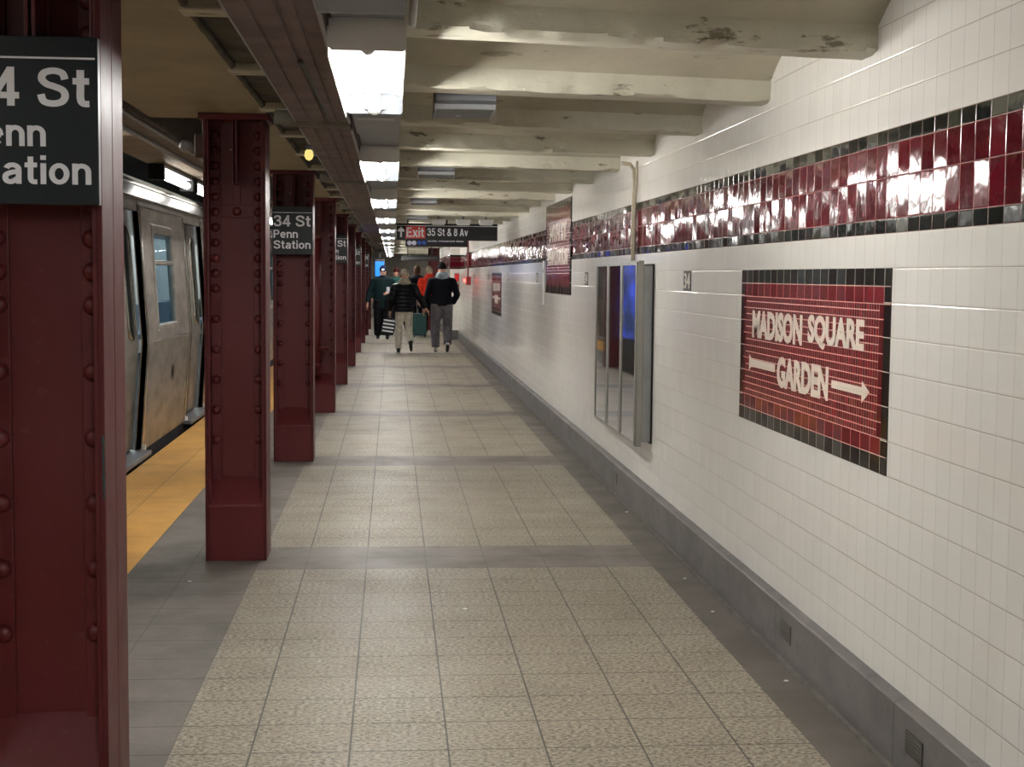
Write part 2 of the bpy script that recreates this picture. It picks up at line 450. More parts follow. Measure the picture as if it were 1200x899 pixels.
def stroke_text(txt, w=.165, depth=.008, gap=.075):
    m = MB(); x = 0
    for ch in txt:
        if ch == ' ': x += .30; continue
        adv, paths = GL[ch]
        for P in paths:
            depth += .0025
            closed = (P[0][0]-P[-1][0])**2+(P[0][1]-P[-1][1])**2 < 1e-6; rings = []; n = len(P)
            for i in range(n):
                a = P[(i-1) if i else (n-2 if closed else 0)]; b = P[(i+1) if i < n-1 else (1 if closed else n-1)]
                dx, dy = b[0]-a[0], b[1]-a[1]; L = math.hypot(dx, dy) or 1; ww = w*.5
                k = ww
                if 0 < i < n-1:
                    d1 = Vector((P[i][0]-P[i-1][0], P[i][1]-P[i-1][1])).normalized(); t_ = Vector((dx/L, dy/L)); k = ww/max(.6, d1.dot(t_))
                nx, ny = -dy/L*k, dx/L*k
                px, py = P[i][0]+x, P[i][1]
                rings.append([(px+nx, -depth, py+ny), (px-nx, -depth, py-ny), (px-nx, 0, py-ny), (px+nx, 0, py+ny)])
            m.rings(rings, True, True, False)
        depth = .008; x += adv+gap
    return m.mesh('lettering')
def fit_cap(me, x0, x1, z0, z1):
    """cap height -> z0..z1, full width -> x0..x1"""
    xs = [v.co.x for v in me.vertices]; a0, a1 = min(xs), max(xs)
    for v in me.vertices: v.co.x = x0+(v.co.x-a0)/(a1-a0)*(x1-x0); v.co.z = z0+v.co.z*(z1-z0); v.co.y *= .1
    me.update(); return me

# ------------------------------------------------------------------ large structure
Y0, Y1 = -8.0, 52.0
struct(MB().box(-1.31, 1.70, Y0, Y1, -.25, 0).build('floor', FLOOR))
struct(MB().box(-1.95, -1.31, Y0, Y1, -.25, .002).build('trim_1', YELLOW)); 
struct(MB().box(-5.6, -1.95, Y0, Y1, -1.3, -1.15).build('trim_2', DARKC))                    # track bed
struct(MB().box(WX, WX+.25, Y0, 33.3, 0, 2.75).build('wall_right', WALL))
pier = struct(MB().box(1.34, WX+.25, 33.3, Y1, 0, 2.75).build('wall_right_far', WALL))
struct(MB().box(-5.7, -5.5, Y0, Y1, -1.3, 3.0).build('wall_left', DARKC))
struct(MB().box(-5.6, WX+.25, Y0-.2, Y0, -1.3, 3.0).build('wall_back', simple('plain cream back wall', srgb(170, 162, 140), .7)))
struct(MB().box(-5.6, WX+.25, Y1, Y1+.2, -1.3, 3.0).build('wall_front', simple('far grey wall', srgb(170, 168, 160), .7)))
# curb: stone base with a slightly chamfered ledge
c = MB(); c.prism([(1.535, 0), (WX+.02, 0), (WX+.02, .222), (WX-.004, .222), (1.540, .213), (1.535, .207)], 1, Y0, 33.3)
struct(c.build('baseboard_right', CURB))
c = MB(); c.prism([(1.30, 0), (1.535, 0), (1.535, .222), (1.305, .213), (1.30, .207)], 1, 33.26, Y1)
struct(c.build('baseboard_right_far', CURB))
struct(MB().box(1.519, 1.535, Y0, 33.26, 0, .012).build('trim_3', simple('worn stone lip', srgb(112, 108, 100), .6, 0, .2)))

# ceiling vaults and beams (beams run a little askew across the passage)
SK = .165; PB = 1.322; YB = 4.335
def beam_y(k, x): return YB+PB*k+SK*(x-.06)*1.0
BW = .16
XL, XR = -.185, WX+.02
nb0, nb1 = -9, 35
ceil_mb = MB()
def jit(a): return random.uniform(-a, a)
for k in range(nb0, nb1):
    rings = []
    nx = 14
    for i in range(nx+1):
        x = XL+(XR-XL)*i/nx
        ya = beam_y(k, x)+BW-.01; yb = beam_y(k+1, x)+.01
        ring = []
        for j in range(13):
            t = j/12; zz = 2.318+.15*(1-abs(2*t-1)**2.6)
            ring.append((x, ya+(yb-ya)*t, zz))
        rings.append(ring)
    ceil_mb.rings(rings, close=False, caps=False)
ceiling = struct(ceil_mb.build('ceiling', CEIL)); ceiling.data.set_sharp_from_angle(angle=radians(38))
struct(MB().box(XL, XR, Y0, Y1, 2.62, 2.75).build('ceiling_slab', CEIL))
from mathutils import noise as mnoise
for k in range(nb0, nb1):
    rings = []; nx = 90 if 0 <= k < 9 else 24
    prof = [(0, 2.40), (.0, 2.325), (-.002, 2.30), (.0, 2.27), (-.003, 2.250), (.000, 2.237), (.05, 2.236), (.11, 2.236), (BW-.002, 2.237), (BW, 2.25), (BW, 2.30), (BW, 2.40)]
    for i in range(nx+1):
        x = XL+(XR-XL)*i/nx; y = beam_y(k, x); ring = []
        for j, (dy, z) in enumerate(prof):
            a = .007 if j in (2, 3, 4, 5) else .003
            n1 = mnoise.noise(Vector((x*9, k*7.3, j*1.7))); n2 = mnoise.noise(Vector((x*30, k*3.1, j*2.9)))
            ch = .010*max(0, n1-.12)/.4 if j in (4, 5) else 0
            ring.append((x, y+dy+a*n2+ch*1.5, z+a*.6*n1+ch))
        rings.append(ring)
    b = MB(); b.rings(rings, close=False, caps=False); o = b.build('ceiling_beam', BEAMP); o.data.set_sharp_from_angle(angle=radians(38)); struct(o); o.parent = ceiling

# tan longitudinal soffit girder over the columns
g = MB(); g.box(-1.28, -.64, Y0, 7.70, 2.315, 2.70); g.box(-1.02, -.64, 7.70, Y1, 2.315, 2.70)
struct(g.build('ceiling_soffit', SLAB, bevel=.008))
# rough mortar edge of the soffit
rings = []
for i in range(420):
    y = .5+i*.06
    a = mnoise.noise(Vector((y*7, 1, 0))); b_ = mnoise.noise(Vector((y*17, 5, 0)))
    rings.append([(-.646+.006*a, y, 2.3145), (-.638+.006*b_, y, 2.3125-.003*abs(a)), (-.626+.008*a, y, 2.325+.006*b_), (-.636, y, 2.36)])
struct(MB().rings(rings, close=False, caps=False).build('trim_4', CONC))
# dark concrete recess left of the wireway
strip = struct(MB().box(-.66, -.185, Y0, Y1, 2.340, 2.70).build('trim_5', CONC))
for k in range(0, 22):
    y = 4.50+PB*k
    struct(MB().box(-.66, -.43, y, y+.12, 2.305, 2.342).build('strip_rib', BEAMP, strip, bevel=.006))
# track ceiling
struct(MB().box(-5.6, -1.02, Y0, Y1, 2.72, 2.9).build('ceiling_track', DARKC))

# ------------------------------------------------------------------ wireway (dusty mauve steel trough)
for i, (ya, yb) in enumerate([(-2.0, 2.3), (2.34, 6.37), (6.66, 10.35), (10.64, 14.3), (14.6, 18.3), (18.6, 22.3), (22.6, 26.3), (26.6, 30.3), (30.6, 34.3), (34.6, 38.3)]):
    t = thing('cable_trough', ['dusty mauve steel cable trough overhead behind the photographer end', 'nearest dusty mauve steel cable trough with a scraped dark slot, beside the nearest lit lamp',
              'second dusty mauve cable trough, beyond the first cream cross bar', 'third dusty mauve cable trough, beyond the second cream cross bar'][i] if i < 4 else
              'dusty mauve steel cable trough far down the passage above the columns', 'cable trough', (-.3075, ya, 2.17), 0, 'cable troughs along the columns')
    L = yb-ya
    m = MB(); P = [(-.1195, 0), (-.06, 0), (-.058, .006), (-.05, .006), (-.048, 0), (.008, 0), (.010, .008), (.022, .008), (.024, 0), (.058, 0), (.06, .006), (.066, .006), (.068, 0), (.1195, 0), (.1195, .16), (-.1195, .16)]
    m.prism(P, 1, 0, L); m.build('trough_body', DUSTY, t)
    MB().box(-.1225, -.117, 0, L, -.004, .012).box(.112, .1225, 0, L, -.008, .004).build('trough_lip', GALV, t)
    if i == 1:
        r = []; 
        for q in range(30):
            y = 2.25+q*1.60/29; ww = .009+.006*mnoise.noise(Vector((q*.9, 0, 0))); cx = .014+.016*q/29
            r.append([(cx-ww, y, -.0012), (cx+ww, y, -.0012), (cx+ww, y, .001), (cx-ww, y, .001)])
        MB().rings(r).build('scraped_slot', BLACKM, t)
for i, y in enumerate((6.37, 10.37, 14.32, 18.32, 22.32, 26.32, 30.32, 34.32)):
    m = MB(); m.tube([(-.53, y+.14, 2.205), (-.46, y+.14, 2.195), (-.19, y+.15, 2.19)], [.030, .036, .036], 12)
    o = m.build('cross_bar', simple('cream cross bar paint %d' % i, srgb(128, 122, 108), .7, 0, .2, 8, .3, 30) if i == 0 else bpy.data.materials['cream cross bar paint 0'])
    tag(o, 'grey cream rounded cross bar under the ceiling, %s' % ('nearest one, before the second column' if i == 0 else 'second one, between the third and second lamps' if i == 1 else 'far down the passage'),
        'cross bar', 'cross bars between the cable troughs')
t = thing('small_lamp', 'tiny amber bulb in a wire bracket hanging left of the cable trough', 'lamp', (-.434, 7.5, 2.09))
MB().lathe([(.0, -.004), (.016, .004), (.024, .022), (.020, .045), (.012, .055)], n=14).build('bulb', AMBER, t)
MB().lathe([(.015, .052), (.018, .06), (.018, .075), (.006, .08)], n=12).tube([(0, 0, .075), (-.012, -.02, .12), (-.034, -.05, .20)], .008, 8).build('bracket', GALVD, t)

# ------------------------------------------------------------------ fluorescent lamps
FX0, FX1 = -.180, .037
PLATE_DIM = simple('end plate grey darkened against glare', srgb(66, 71, 78), .45, .1, .04, 9)  # far end plate: colour darkened to offset the tube's glare on it
def make_lamp():
    t = thing('fluorescent_light', '', 'ceiling light', (0, 0, 0), 0, 'fluorescent lamps over the platform edge')
    L = 1.57; cx = (FX0+FX1)/2
    pan = MB(); pan.prism([(FX0, 2.190), (FX0, 2.180), (FX0+.004, 2.180), (FX0+.012, 2.196), (cx-.05, 2.205), (cx+.05, 2.205), (FX1-.012, 2.196), (FX1-.004, 2.180), (FX1, 2.180), (FX1, 2.19), (FX1-.01, 2.215), (FX0+.01, 2.215)], 1, 0, L)
    pan.build('reflector', WHITEM, t)
    for y in (0, L-.006):
        e = MB(); e.prism([(FX0+.008, 2.124), (FX1-.008, 2.124), (FX1, 2.132), (FX1, 2.212), (FX0, 2.212), (FX0, 2.132)], 1, y, y+.006).build('end_plate', WHITEM if y == 0 else PLATE_DIM, t)
    for y in (.006, L-.036):
        s = MB(); s.lathe([(.028, 0), (.028, .030)], (cx, y, 2.146), 'y', 14); s.box(cx-.040, cx+.040, y, y+.03, 2.140, 2.160); s.box(cx-.02, cx+.02, y, y+.03, 2.16, 2.205)
        s.build('lamp_holder', WHITEM, t)
    MB().lathe([(.0175, .080), (.019, .085), (.019, L-.085), (.0175, L-.080)], (cx, 0, 2.141), 'y', 10).build('tube', TUBE, t)
    for y in (.036, L-.080): MB().lathe([(.0195, 0), (.0195, .044)], (cx, y, 2.141), 'y', 12).build('tube_cap', WHITEM, t)
    MB().box(FX0-.004, FX0, 0, L, 2.106, 2.19).build('side_skirt', WHITEM, t)
    return t
lamp0 = make_lamp()
LY = [4.05+3.96*i for i in range(-2, 12)]
names = {0: 'nearest lit fluorescent lamp, largest, at the top of the picture', 1: 'second fluorescent lamp from the camera', 2: 'third fluorescent lamp from the camera', 3: 'fourth fluorescent lamp from the camera', 4: 'fifth fluorescent lamp from the camera'}
for i, y in enumerate(LY):
    o = lamp0 if i == 0 else copy_tree(lamp0)
    o.location = (0, y, 0); k = i-2
    o['label'] = names.get(k, 'fluorescent lamp behind the camera over the passage' if k < 0 else 'small fluorescent lamp far down the passage before the exit')
def make_ballast():
    t = thing('ballast_box', '', 'junction box', (0, 0, 0), 0, 'ballast boxes between the lamps')
    L = 1.05
    MB().box(FX0+.012, FX1-.004, 0, L, 2.150, 2.2155).build('box_body', GALVD, t, bevel=.006)
    MB().box(FX0+.055, FX1-.05, .10, .20, 2.146, 2.151).build('slot', BLACKM, t)
    MB().box(FX0+.03, FX1-.03, .32, .42, 2.147, 2.151).build('name_plate', GALV, t)
    return t
bal0 = make_ballast()
for i, y in enumerate(LY):
    if i == 1: continue
    o = bal0 if i == 0 else copy_tree(bal0); o.location = (0, y+1.60, 0); k = i-2
    o['label'] = {0: 'grey slotted ballast box just beyond the nearest lit lamp', 1: 'grey ballast box just beyond the second lamp', 2: 'grey ballast box just beyond the third lamp'}.get(k, 'grey ballast box far along the lamp raceway' if k > 0 else 'grey ballast box behind the camera on the lamp raceway')
t = thing('junction_box', 'large dark grey metal box before the nearest lamp, cut off by the picture top', 'junction box', (0, 2.15, 0))
MB().box(-.1845, .032, 0, 1.34, 2.128, 2.2155).build('box_body', GALVD, t, bevel=.004)
MB().box(-.1845, .032, 1.345, 1.36, 2.128, 2.21).build('box_lid_edge', GALV, t, bevel=.002)
o = MB().box(-.172, .030, Y0+.1, 48.5, 2.2155, 2.2255).build('lamp_raceway', GALVD); tag(o, 'long grey metal raceway carrying the row of fluorescent lamps', 'raceway')
o = MB().tube([(.052, 2.2, 2.19), (.052, 3.75, 2.19), (.052, 3.96, 2.185)], .0105, 10).build('conduit', GALV); tag(o, 'short grey conduit along the right side of the nearest lamp', 'conduit')

# ------------------------------------------------------------------ ceiling boxes (hooded speakers)
def make_speaker():
    t = thing('ceiling_speaker', '', 'speaker', (0, 0, 0), 0, 'hooded speaker boxes on the ceiling beams')
    b = MB(); b.prism([(.0, .10), (.015, .022), (.10, .014), (.115, .0), (.40, -.010), (.41, .0), (.41, .10)], 0, -.128, .128); b.build('housing', GALVD, t, bevel=.003)
    f = MB(); f.box(-.131, .131, .085, .118, -.006, .018); f.box(-.131, -.123, .10, .41, -.016, .02); f.box(.123, .131, .10, .41, -.016, .02); f.build('hood_frame', GALV, t, bevel=.002)
    MB().box(-.03, -.008, .30, .33, -.012, -.006).build('badge', GALV, t)
    return t
sp0 = make_speaker()
for i, y in enumerate((6.03, 10.02, 13.98, 17.9)):
    o = sp0 if i == 0 else copy_tree(sp0); o.location = (.307, y, 2.212)
    o['label'] = ['nearest grey hooded speaker box under the cream ceiling beam', 'second grey hooded speaker box along the ceiling', 'third grey hooded speaker box along the ceiling', 'farthest grey hooded speaker box, just before the exit sign'][i]

# ------------------------------------------------------------------ columns
CW, CD = .315, .262
def rivet_mesh(r=.0235):
    m = MB(); m.lathe([(r, 0), (r*.97, r*.25), (r*.80, r*.52), (r*.5, r*.72), (r*.12, r*.8)], n=14); me = m.mesh('rivet')
    me.transform(Matrix.Rotation(pi/2, 4, 'X')); me.materials.append(MAROON); return me
RIV = rivet_mesh()
RZ = [1.42+.0795*i for i in range(1, 11)]+[1.42-.159*i for i in range(0, 7)]
def make_column(label, loc, detail, group='maroon riveted columns along the platform edge', top_plain=False):
    t = thing('steel_column', label, 'column', loc, 0, group)
    h = CW/2; d = CD/2
    MB().box(-h+.012, h-.012, -.007, .007, 0, 2.30).build('web_plate', MAROON, t)
    for s in (-1, 1):
        f = MB(); xo = s*h; xi = s*(h-.014)
        x0, x1 = sorted((xo, xi))
        f.box(x0, x1, -d, -.0015, 0, 2.30).box(x0, x1, .0015, d, 0, 2.30).box(min(xi, s*(h-.004)), max(xi, s*(h-.004)), -.004, .004, 0, 2.30)
        f.build('flange', FLANGE, t, bevel=.0025)
        for q in (-1, 1):
            a = MB(); xa, xb = sorted((s*(h-.014), s*(h-.074))); ya, yb = sorted((q*.007, q*.019))
            a.box(xa, xb, ya, yb, 0, 2.30); xa, xb = sorted((s*(h-.014), s*(h-.026))); ya, yb = sorted((q*.007, q*(d-.012)))
            a.box(xa, xb, ya, yb, 0, 2.30); a.build('corner_angle', MAROON, t, bevel=.002)
    # splice plate and stiffener fins at the head
    MB().box(-h+.074, h-.074, -.018, -.007, 1.79, 1.855).build('splice_plate', MAROON, t, bevel=.002)
    for q in (-1, 1):
        y0, y1 = sorted((q*.007, q*(d-.005)))
        MB().box(-.013, -.004, y0, y1, 1.96, 2.28).box(.004, .013, y0, y1, 1.96, 2.28).box(-.018, .018, min(q*.007, q*.016), max(q*.007, q*.016), 1.84, 2.28).build('stiffener', MAROON, t, bevel=.0015)
    MB().box(-h-.024, h+.02, -d-.012, d+.012, 2.283, 2.315).build('cap_plate', MAROON, t, bevel=.004)
    # concrete-filled foot with sloping top
    for q in (-1, 1):
        y0 = q*.007; y1 = q*(d-.004)
        b = MB(); b.prism([(y0, 0), (y1, 0), (y1, .285), (q*(d-.012), .297), (y0, .43)], 0, -h+.014, h-.014)
        b.build('base_fill', MAROON, t, bevel=.004)
    zs = [z for z in RZ if .47 < z < 2.26]
    if detail:
        for z in zs:
            for s in (-1, 1):
                o = link_mesh('rivet', RIV, MAROON, t, (s*(h-.047), -.018, z))
        link_mesh('rivet', RIV, MAROON, t, (0, -.017, 1.822))
    else:
        m = MB()
        for z in zs:
            for s in (-1, 1): m.lathe([(.02, 0), (.014, -.012), (.003, -.016)], (s*(h-.047), -.018, z), 'y', 8)
        m.build('rivet_rows', MAROON, t)
    return t
COLY = [3.49, 7.56, 11.53, 15.60, 19.60, 23.5, 27.6, 31.4, 35.5, 39.5]
COLX = [-.667-CW/2+.0, -.652-CW/2, -.628-CW/2, -.618-CW/2, -.610-CW/2, -.603-CW/2, -.602-CW/2, -.594-CW/2, -.590-CW/2, -.588-CW/2]
clab = ['nearest maroon riveted steel column, cut off by the left edge, carrying the largest station sign',
        'second maroon riveted column, bare of signs, standing with its whole foot on the grey floor',
        'third maroon riveted column, carrying the fully readable 34 St sign', 'fourth maroon column with a standpipe in its recess',
        'fifth maroon column with a half hidden station sign', 'sixth maroon column down the row', 'seventh maroon column down the row, small sign on it',
        'eighth maroon column down the row', 'ninth maroon column beside the walking crowd', 'last maroon column in the row near the blue screen']
for i in range(10):
    make_column(clab[i], (COLX[i], COLY[i], 0), i < 3)
# teal paint scrape on the near column's flange edge
first = bpy.data.objects['steel_column']
sc_ = MB(); rr = [(.151+.004*mnoise.noise(Vector((0, q*1.3, 0))), .1565+.003*mnoise.noise(Vector((5, q*.9, 0))), .97+q*.010) for q in range(16)]
sc_.rings([[(a, -CD/2-.0008, z), (b_, -CD/2-.0008, z), (b_, -CD/2+.001, z), (a, -CD/2+.001, z)] for a, b_, z in rr])
tag(sc_.build('paint_scrape', simple('teal paint scrape', srgb(44, 74, 72), .5), first), 'teal paint scrape')
# far column on the wall side
make_column('dark maroon column far off on the right, beyond the crowd', (1.12, 39, 0), False, 'columns far down on the right')

# standpipe in the fourth column
t = thing('standpipe', 'maroon painted standpipe with a valve in the recess of the fourth column', 'pipe', (COLX[3]-.055, COLY[3]-.092, 0))
MB().tube([(0, 0, .40), (0, 0, 1.9)], .062, 18).build('pipe', MAROON, t)
MB().lathe([(.07, 0), (.07, .05), (.06, .055)], (0, 0, 1.88), n=18).lathe([(.07, 0), (.07, .04)], (0, 0, .50), n=18).build('collar', MAROON, t)
MB().tube([(0, 0, .70), (.07, -.05, .70), (.11, -.08, .69)], [.03, .03, .034], 12).lathe([(.03, 0), (.045, .01), (.03, .02)], (.11, -.08, .70), n=12).build('valve', FLANGE, t)

# station signs on the columns
def make_sign(full):
    t = thing('station_sign', '', 'sign', (0, 0, 0), 0, 'station name signs on the columns')
    W_ = .318; z0, z1 = 1.652, 2.030
    MB().box(-W_/2, W_/2, -.028, -.001, z0, z1).build('sign_panel', SIGNBLK, t, bevel=.0025)
    MB().box(-W_/2+.004, W_/2-.006, -.0295, -.0275, 1.979, 1.9835).build('stripe', SIGNWHT, t)
    L = -W_/2+.011
    for s, a0, a1, b0, b1 in (('34 St', L, L+.288, 1.873, 1.960), ('Penn', L, L+.190, 1.783, 1.847), ('Station', L, L+.290, 1.698, 1.763)):
        link_mesh('lettering', fit_cap(stroke_text(s), a0, a1, b0, b1), SIGNWHT, t, (0, -.0280, 0))
    bolt = MB()
    for s in (-1, 1):
        MB().lathe([(.006, -.006), (.008, -.002), (.008, 0)], (s*(W_/2-.012), -.028, z1-.012), 'y', 10).build('bolt', SIGNBLK, t)
    return t
sg = make_sign(True)
for n, i in enumerate((0, 2, 4, 6, 8)):
    o = sg if n == 0 else copy_tree(sg)
    o.location = (COLX[i]-.002, COLY[i]-CD/2, 0)
    o['label'] = ['largest black 34 St Penn Station sign, cut off on the nearest column', 'black 34 St Penn Station sign fully readable on the third column',
                  'half hidden black 34 St Penn Station sign on the fifth column', 'sliver of a black station sign on the seventh column', 'tiny sliver of a black station sign on the ninth column'][n]

# ------------------------------------------------------------------ things on the tiled wall
def wall_root(name, label, cat, y_left, z0, group=None, x=WX):
    """local x runs toward the camera (screen right), local -y faces the passage"""
    return thing(name, label, cat, (x, y_left, z0), -pi/2, group)
def mosaic_sign(label, yl, yr, z0, z1, lines, arrow, cat='mosaic sign', group='maroon mosaic name signs'):
    t = wall_root('mosaic_sign', label, cat, yl, z0, group)
    W_, H_ = yl-yr, z1-z0; b = .058; r = .057
    for q in (0, H_-b): MB().box(0, W_, -.004, 0, q, q+b).build('black_border_row', BLKTILE, t)
    for q in (0, W_-b): MB().box(q, q+b, -.004, 0, b, H_-b).build('black_border_side', BLKTILE_V, t)
    for q in (b, H_-b-r): MB().box(b, W_-b, -.0045, 0, q, q+r).build('maroon_border_row', REDTILE, t)
    s_ = .04
    for q in (b, W_-b-s_): MB().box(q, q+s_, -.0045, 0, b+r, H_-b-r).build('maroon_border_side', REDTILE_V, t)
    MB().box(b+s_, W_-b-s_, -.0042, 0, b+r, H_-b-r).build('mosaic_field', MOSAIC, t)
    gl_ = bpy.data.materials.get('pinkish grout') or simple('pinkish grout', srgb(186, 152, 140), .7)
    for q in (b, H_-b, b+r, H_-b-r): MB().box(b*.0+.0, W_, -.0050, -.0040, q-.0016, q+.0016).build('grout_line', gl_, t)
    for (txt, x0, x1, a0, a1) in lines:
        me = text_mesh(txt, .12, .0052, .0008)
        link_mesh('lettering', fit(me, x0, x1, a0, a1), CREAM, t, (0, -.0052, 0))
    if arrow:
        def flat(pts): return MB().prism(pts, 1, -.0060, -.004)
        tl, sz = arrow
        flat([(tl, .224), (tl+.035, .240), (tl+.085, .240), (tl+.085, .2415), (tl+.42, .2415), (tl+.42, .274), (tl+.085, .274), (tl+.085, .276), (tl+.035, .276), (tl, .292)][::1]).build('arrow_tail', CREAM, t)
        x = sz
        flat([(x, .238), (x+.33, .238), (x+.33, .213), (x+.405, .254), (x+.33, .286), (x+.33, .266), (x, .266)]).build('arrow_head', CREAM, t)
    return t
mosaic_sign('large maroon mosaic sign reading MADISON SQUARE GARDEN with an arrow', 6.315, 4.385, .873, 1.536,
            [('MADISON', .212, .968, .368, .489), ('SQUARE', 1.045, 1.690, .368, .493), ('GARDEN', .625, 1.312, .185, .311)], (.17, 1.352))
mosaic_sign('small looking far mosaic sign in two lines beyond the tall tablet', 22.5, 20.57, .91, 1.545,
            [('MADISON', .212, .968, .35, .48), ('SQUARE', 1.045, 1.690, .35, .48), ('GARDEN', .625, 1.312, .17, .30)], (.17, 1.352))
def tall_tablet():
    yl, yr, z0, z1 = 14.5, 12.49, 1.335, 2.205
    t = wall_root('name_tablet', 'tall maroon mosaic name tablet rising through the tile band', 'mosaic sign', yl, z0)
    W_, H_ = yl-yr, z1-z0; b = .07
    for q in (0, H_-b): MB().box(0, W_, -.012, 0, q, q+b).build('black_border_row', BLKTILE, t)
    for q in (0, W_-b): MB().box(q, q+b, -.012, 0, b, H_-b).build('black_border_side', BLKTILE_V, t)
    for q in (b, H_-b-.1): MB().box(b, W_-b, -.0122, 0, q, q+.1).build('maroon_border_row', REDTILE, t)
    MB().box(b, W_-b, -.0119, 0, b+.1, H_-b-.1).build('mosaic_field', MOSAIC, t)
    for (txt, x0, x1, a0, a1) in (('34TH ST', .3, 1.7, .50, .66), ('PENN STATION', .2, 1.8, .27, .42)):
        me = text_mesh(txt, .12, .004, .0008); link_mesh('lettering', fit(me, x0, x1, a0, a1), CREAM, t, (0, -.0132, 0))
tall_tablet()
# small number tiles reading 34
for i, y in enumerate((7.615, 11.60, 15.6, 19.6, 23.6, 27.6)):
    t = wall_root('number_tile', ['nearest small black and white number tile reading 34, between cabinet and large mosaic sign', 'second small 34 number tile, just beyond the glass cabinet',
        'third small 34 number tile, beyond the tall tablet'][i] if i < 3 else 'tiny black 34 number tile far along the white wall', 'number tile', y, 1.4285, 'number tiles along the wall')
    MB().box(0, .190, -.003, 0, 0, .1075).build('tile_plate', BLACKM, t)
    me = text_mesh('34', .1, .002, .0006); link_mesh('lettering', fit(me, .018, .172, .012, .096), CREAM, t, (0, -.0038, 0))
# blank sticker strip on the wall
o = MB(); o.box(0, .10, -.006, 0, 0, .455)
t = wall_root('paper_notice', 'narrow white vertical notice strip on the wall left of the tall tablet', 'notice', 14.86, 1.205)
o.build('sheet', simple('white notice paper', srgb(226, 224, 220), .5), t)
MB().box(.02, .08, -.0068, -.0058, .33, .37).build('print', simple('grey notice print', srgb(150, 150, 155), .6), t)

# glass fronted cabinet
def cabinet():
    yl, yr, z0, z1 = 10.225, 8.475, .47, 1.60
    t = wall_root('display_cabinet', 'steel wall cabinet with three tall dark glass panels', 'cabinet', yl, z0)
    W_, H_ = yl-yr, z1-z0
    steel = simple('satin cabinet steel', srgb(158, 156, 150), .38, .5, .05, 6)
    MB().box(.06, W_-.02, -.065, 0, .03, H_-.03).build('back_box', GALV, t, bevel=.002)
    MB().box(.05, W_-.012, -.010, 0, .018, H_-.02).box(W_-.026, W_-.018, -.066, -.062, .028, H_-.028).build('gasket', BLACKM, t)
    MB().box(0, W_, -.100, -.066, 0, H_).build('door_case', steel, t, bevel=.002)
    dark = Mat('dark reflective cabinet glass'); dark.set(color=srgb(22, 24, 28), rough=.04, spec=1.0, coat=1.0, coatr=.03)
    dark.set(normal=dark.bump(dark.noise(2.5, 1), .06, .02))
    n = 3; pw = (W_-.02)/3
    for k in range(n):
        x0 = .010+k*pw; x1 = x0+pw
        f = MB(); e = .035
        f.box(x0+.003, x1-.003, -.108, -.100, .008, .008+.02).box(x0+.003, x1-.003, -.108, -.100, H_-.028, H_-.008)
        f.box(x0+.003, x0+e, -.110, -.100, .008, H_-.008).box(x1-e, x1-.003, -.110, -.100, .008, H_-.008)
        fr = f.build('door_frame', steel, t, bevel=.0015)
        MB().box(x0+e, x1-e, -.1045, -.100, .028, H_-.028).build('glass_panel', dark.m, t)
    return t
cabinet()
# conduit pair from the beam to the cabinet
o = MB(); o.tube([(WX-.11, 9.14, 2.232), (WX-.05, 9.14, 2.224), (WX-.026, 9.14, 2.19), (WX-.022, 9.14, 2.1), (WX-.022, 9.14, 1.60)], .0145, 12)
tag(o.build('conduit', simple('cream painted conduit', srgb(178, 168, 146), .5)), 'cream painted conduit running from the beam down to the glass cabinet', 'conduit')
o = MB(); o.tube([(WX-.02, 9.06, 2.24), (WX-.02, 9.06, 2.10), (WX-.02, 9.10, 2.02), (WX-.02, 9.11, 1.66)], .008, 10)
tag(o.build('thin_conduit', bpy.data.materials['cream painted conduit']), 'thin cream conduit close beside the thicker one above the cabinet', 'conduit')
o = MB(); o.box(WX-.06, WX, 29.2, 30.1, 1.66, 2.24); tag(o.build('wall_chase', WALL), 'pale tiled pipe chase interrupting the far tile band', 'pipe chase')
t = wall_root('fire_alarm', 'small red alarm box far along the white wall', 'alarm box', 29.1, 1.31)
MB().box(0, .5, -.09, 0, 0, .17).build('box_body', simple('red alarm paint', srgb(160, 30, 36), .4), t, bevel=.008)
MB().tube([(.1, -.04, .17), (.1, -.04, .9)], .015, 8).build('conduit', simple('red conduit paint', srgb(120, 50, 50), .5), t)
MB().box(.05, .15, -.13, -.09, .05, .12).build('beacon', emitter('red beacon glow', (1, .08, .06), 2.5), t)
t = thing('notice_board', 'small far notice board with a red top on the pier where the wall steps out', 'notice', (1.50, 33.3, 0))
MB().box(-.06, .06, -.012, 0, .95, 1.56).build('board', GALV, t)
MB().box(-.05, .05, -.015, -.011, 1.36, 1.54).build('red_panel', SIGNRED, t)
MB().box(-.05, .05, -.015, -.011, 1.0, 1.30).build('print', simple('mauve print', srgb(120, 60, 66), .5), t)
# floor drains / vents in the stone base
for i, (y, z0) in enumerate(((3.97, .088), (5.34, .088), (9.6, .088))):
    t = thing('base_vent', ['nearest louvred vent in the grey stone base at the bottom edge', 'second louvred vent in the grey stone base', 'third louvred vent in the grey stone base'][i], 'vent', (1.535, y, z0), -pi/2, 'vents in the stone base')
    MB().box(-.065, .065, -.002, .0, 0, .072).build('backing', BLACKM, t)
    f = MB()
    for q in range(7): f.box(-.062, .062, -.006, -.002, .003+q*.0105, .0085+q*.0105)
    f.box(-.068, -.062, -.006, -.001, 0, .074).box(.062, .068, -.006, -.001, 0, .074)
    f.build('louvres', simple('dull vent metal %d' % i, srgb(112, 108, 102), .5, .4), t)

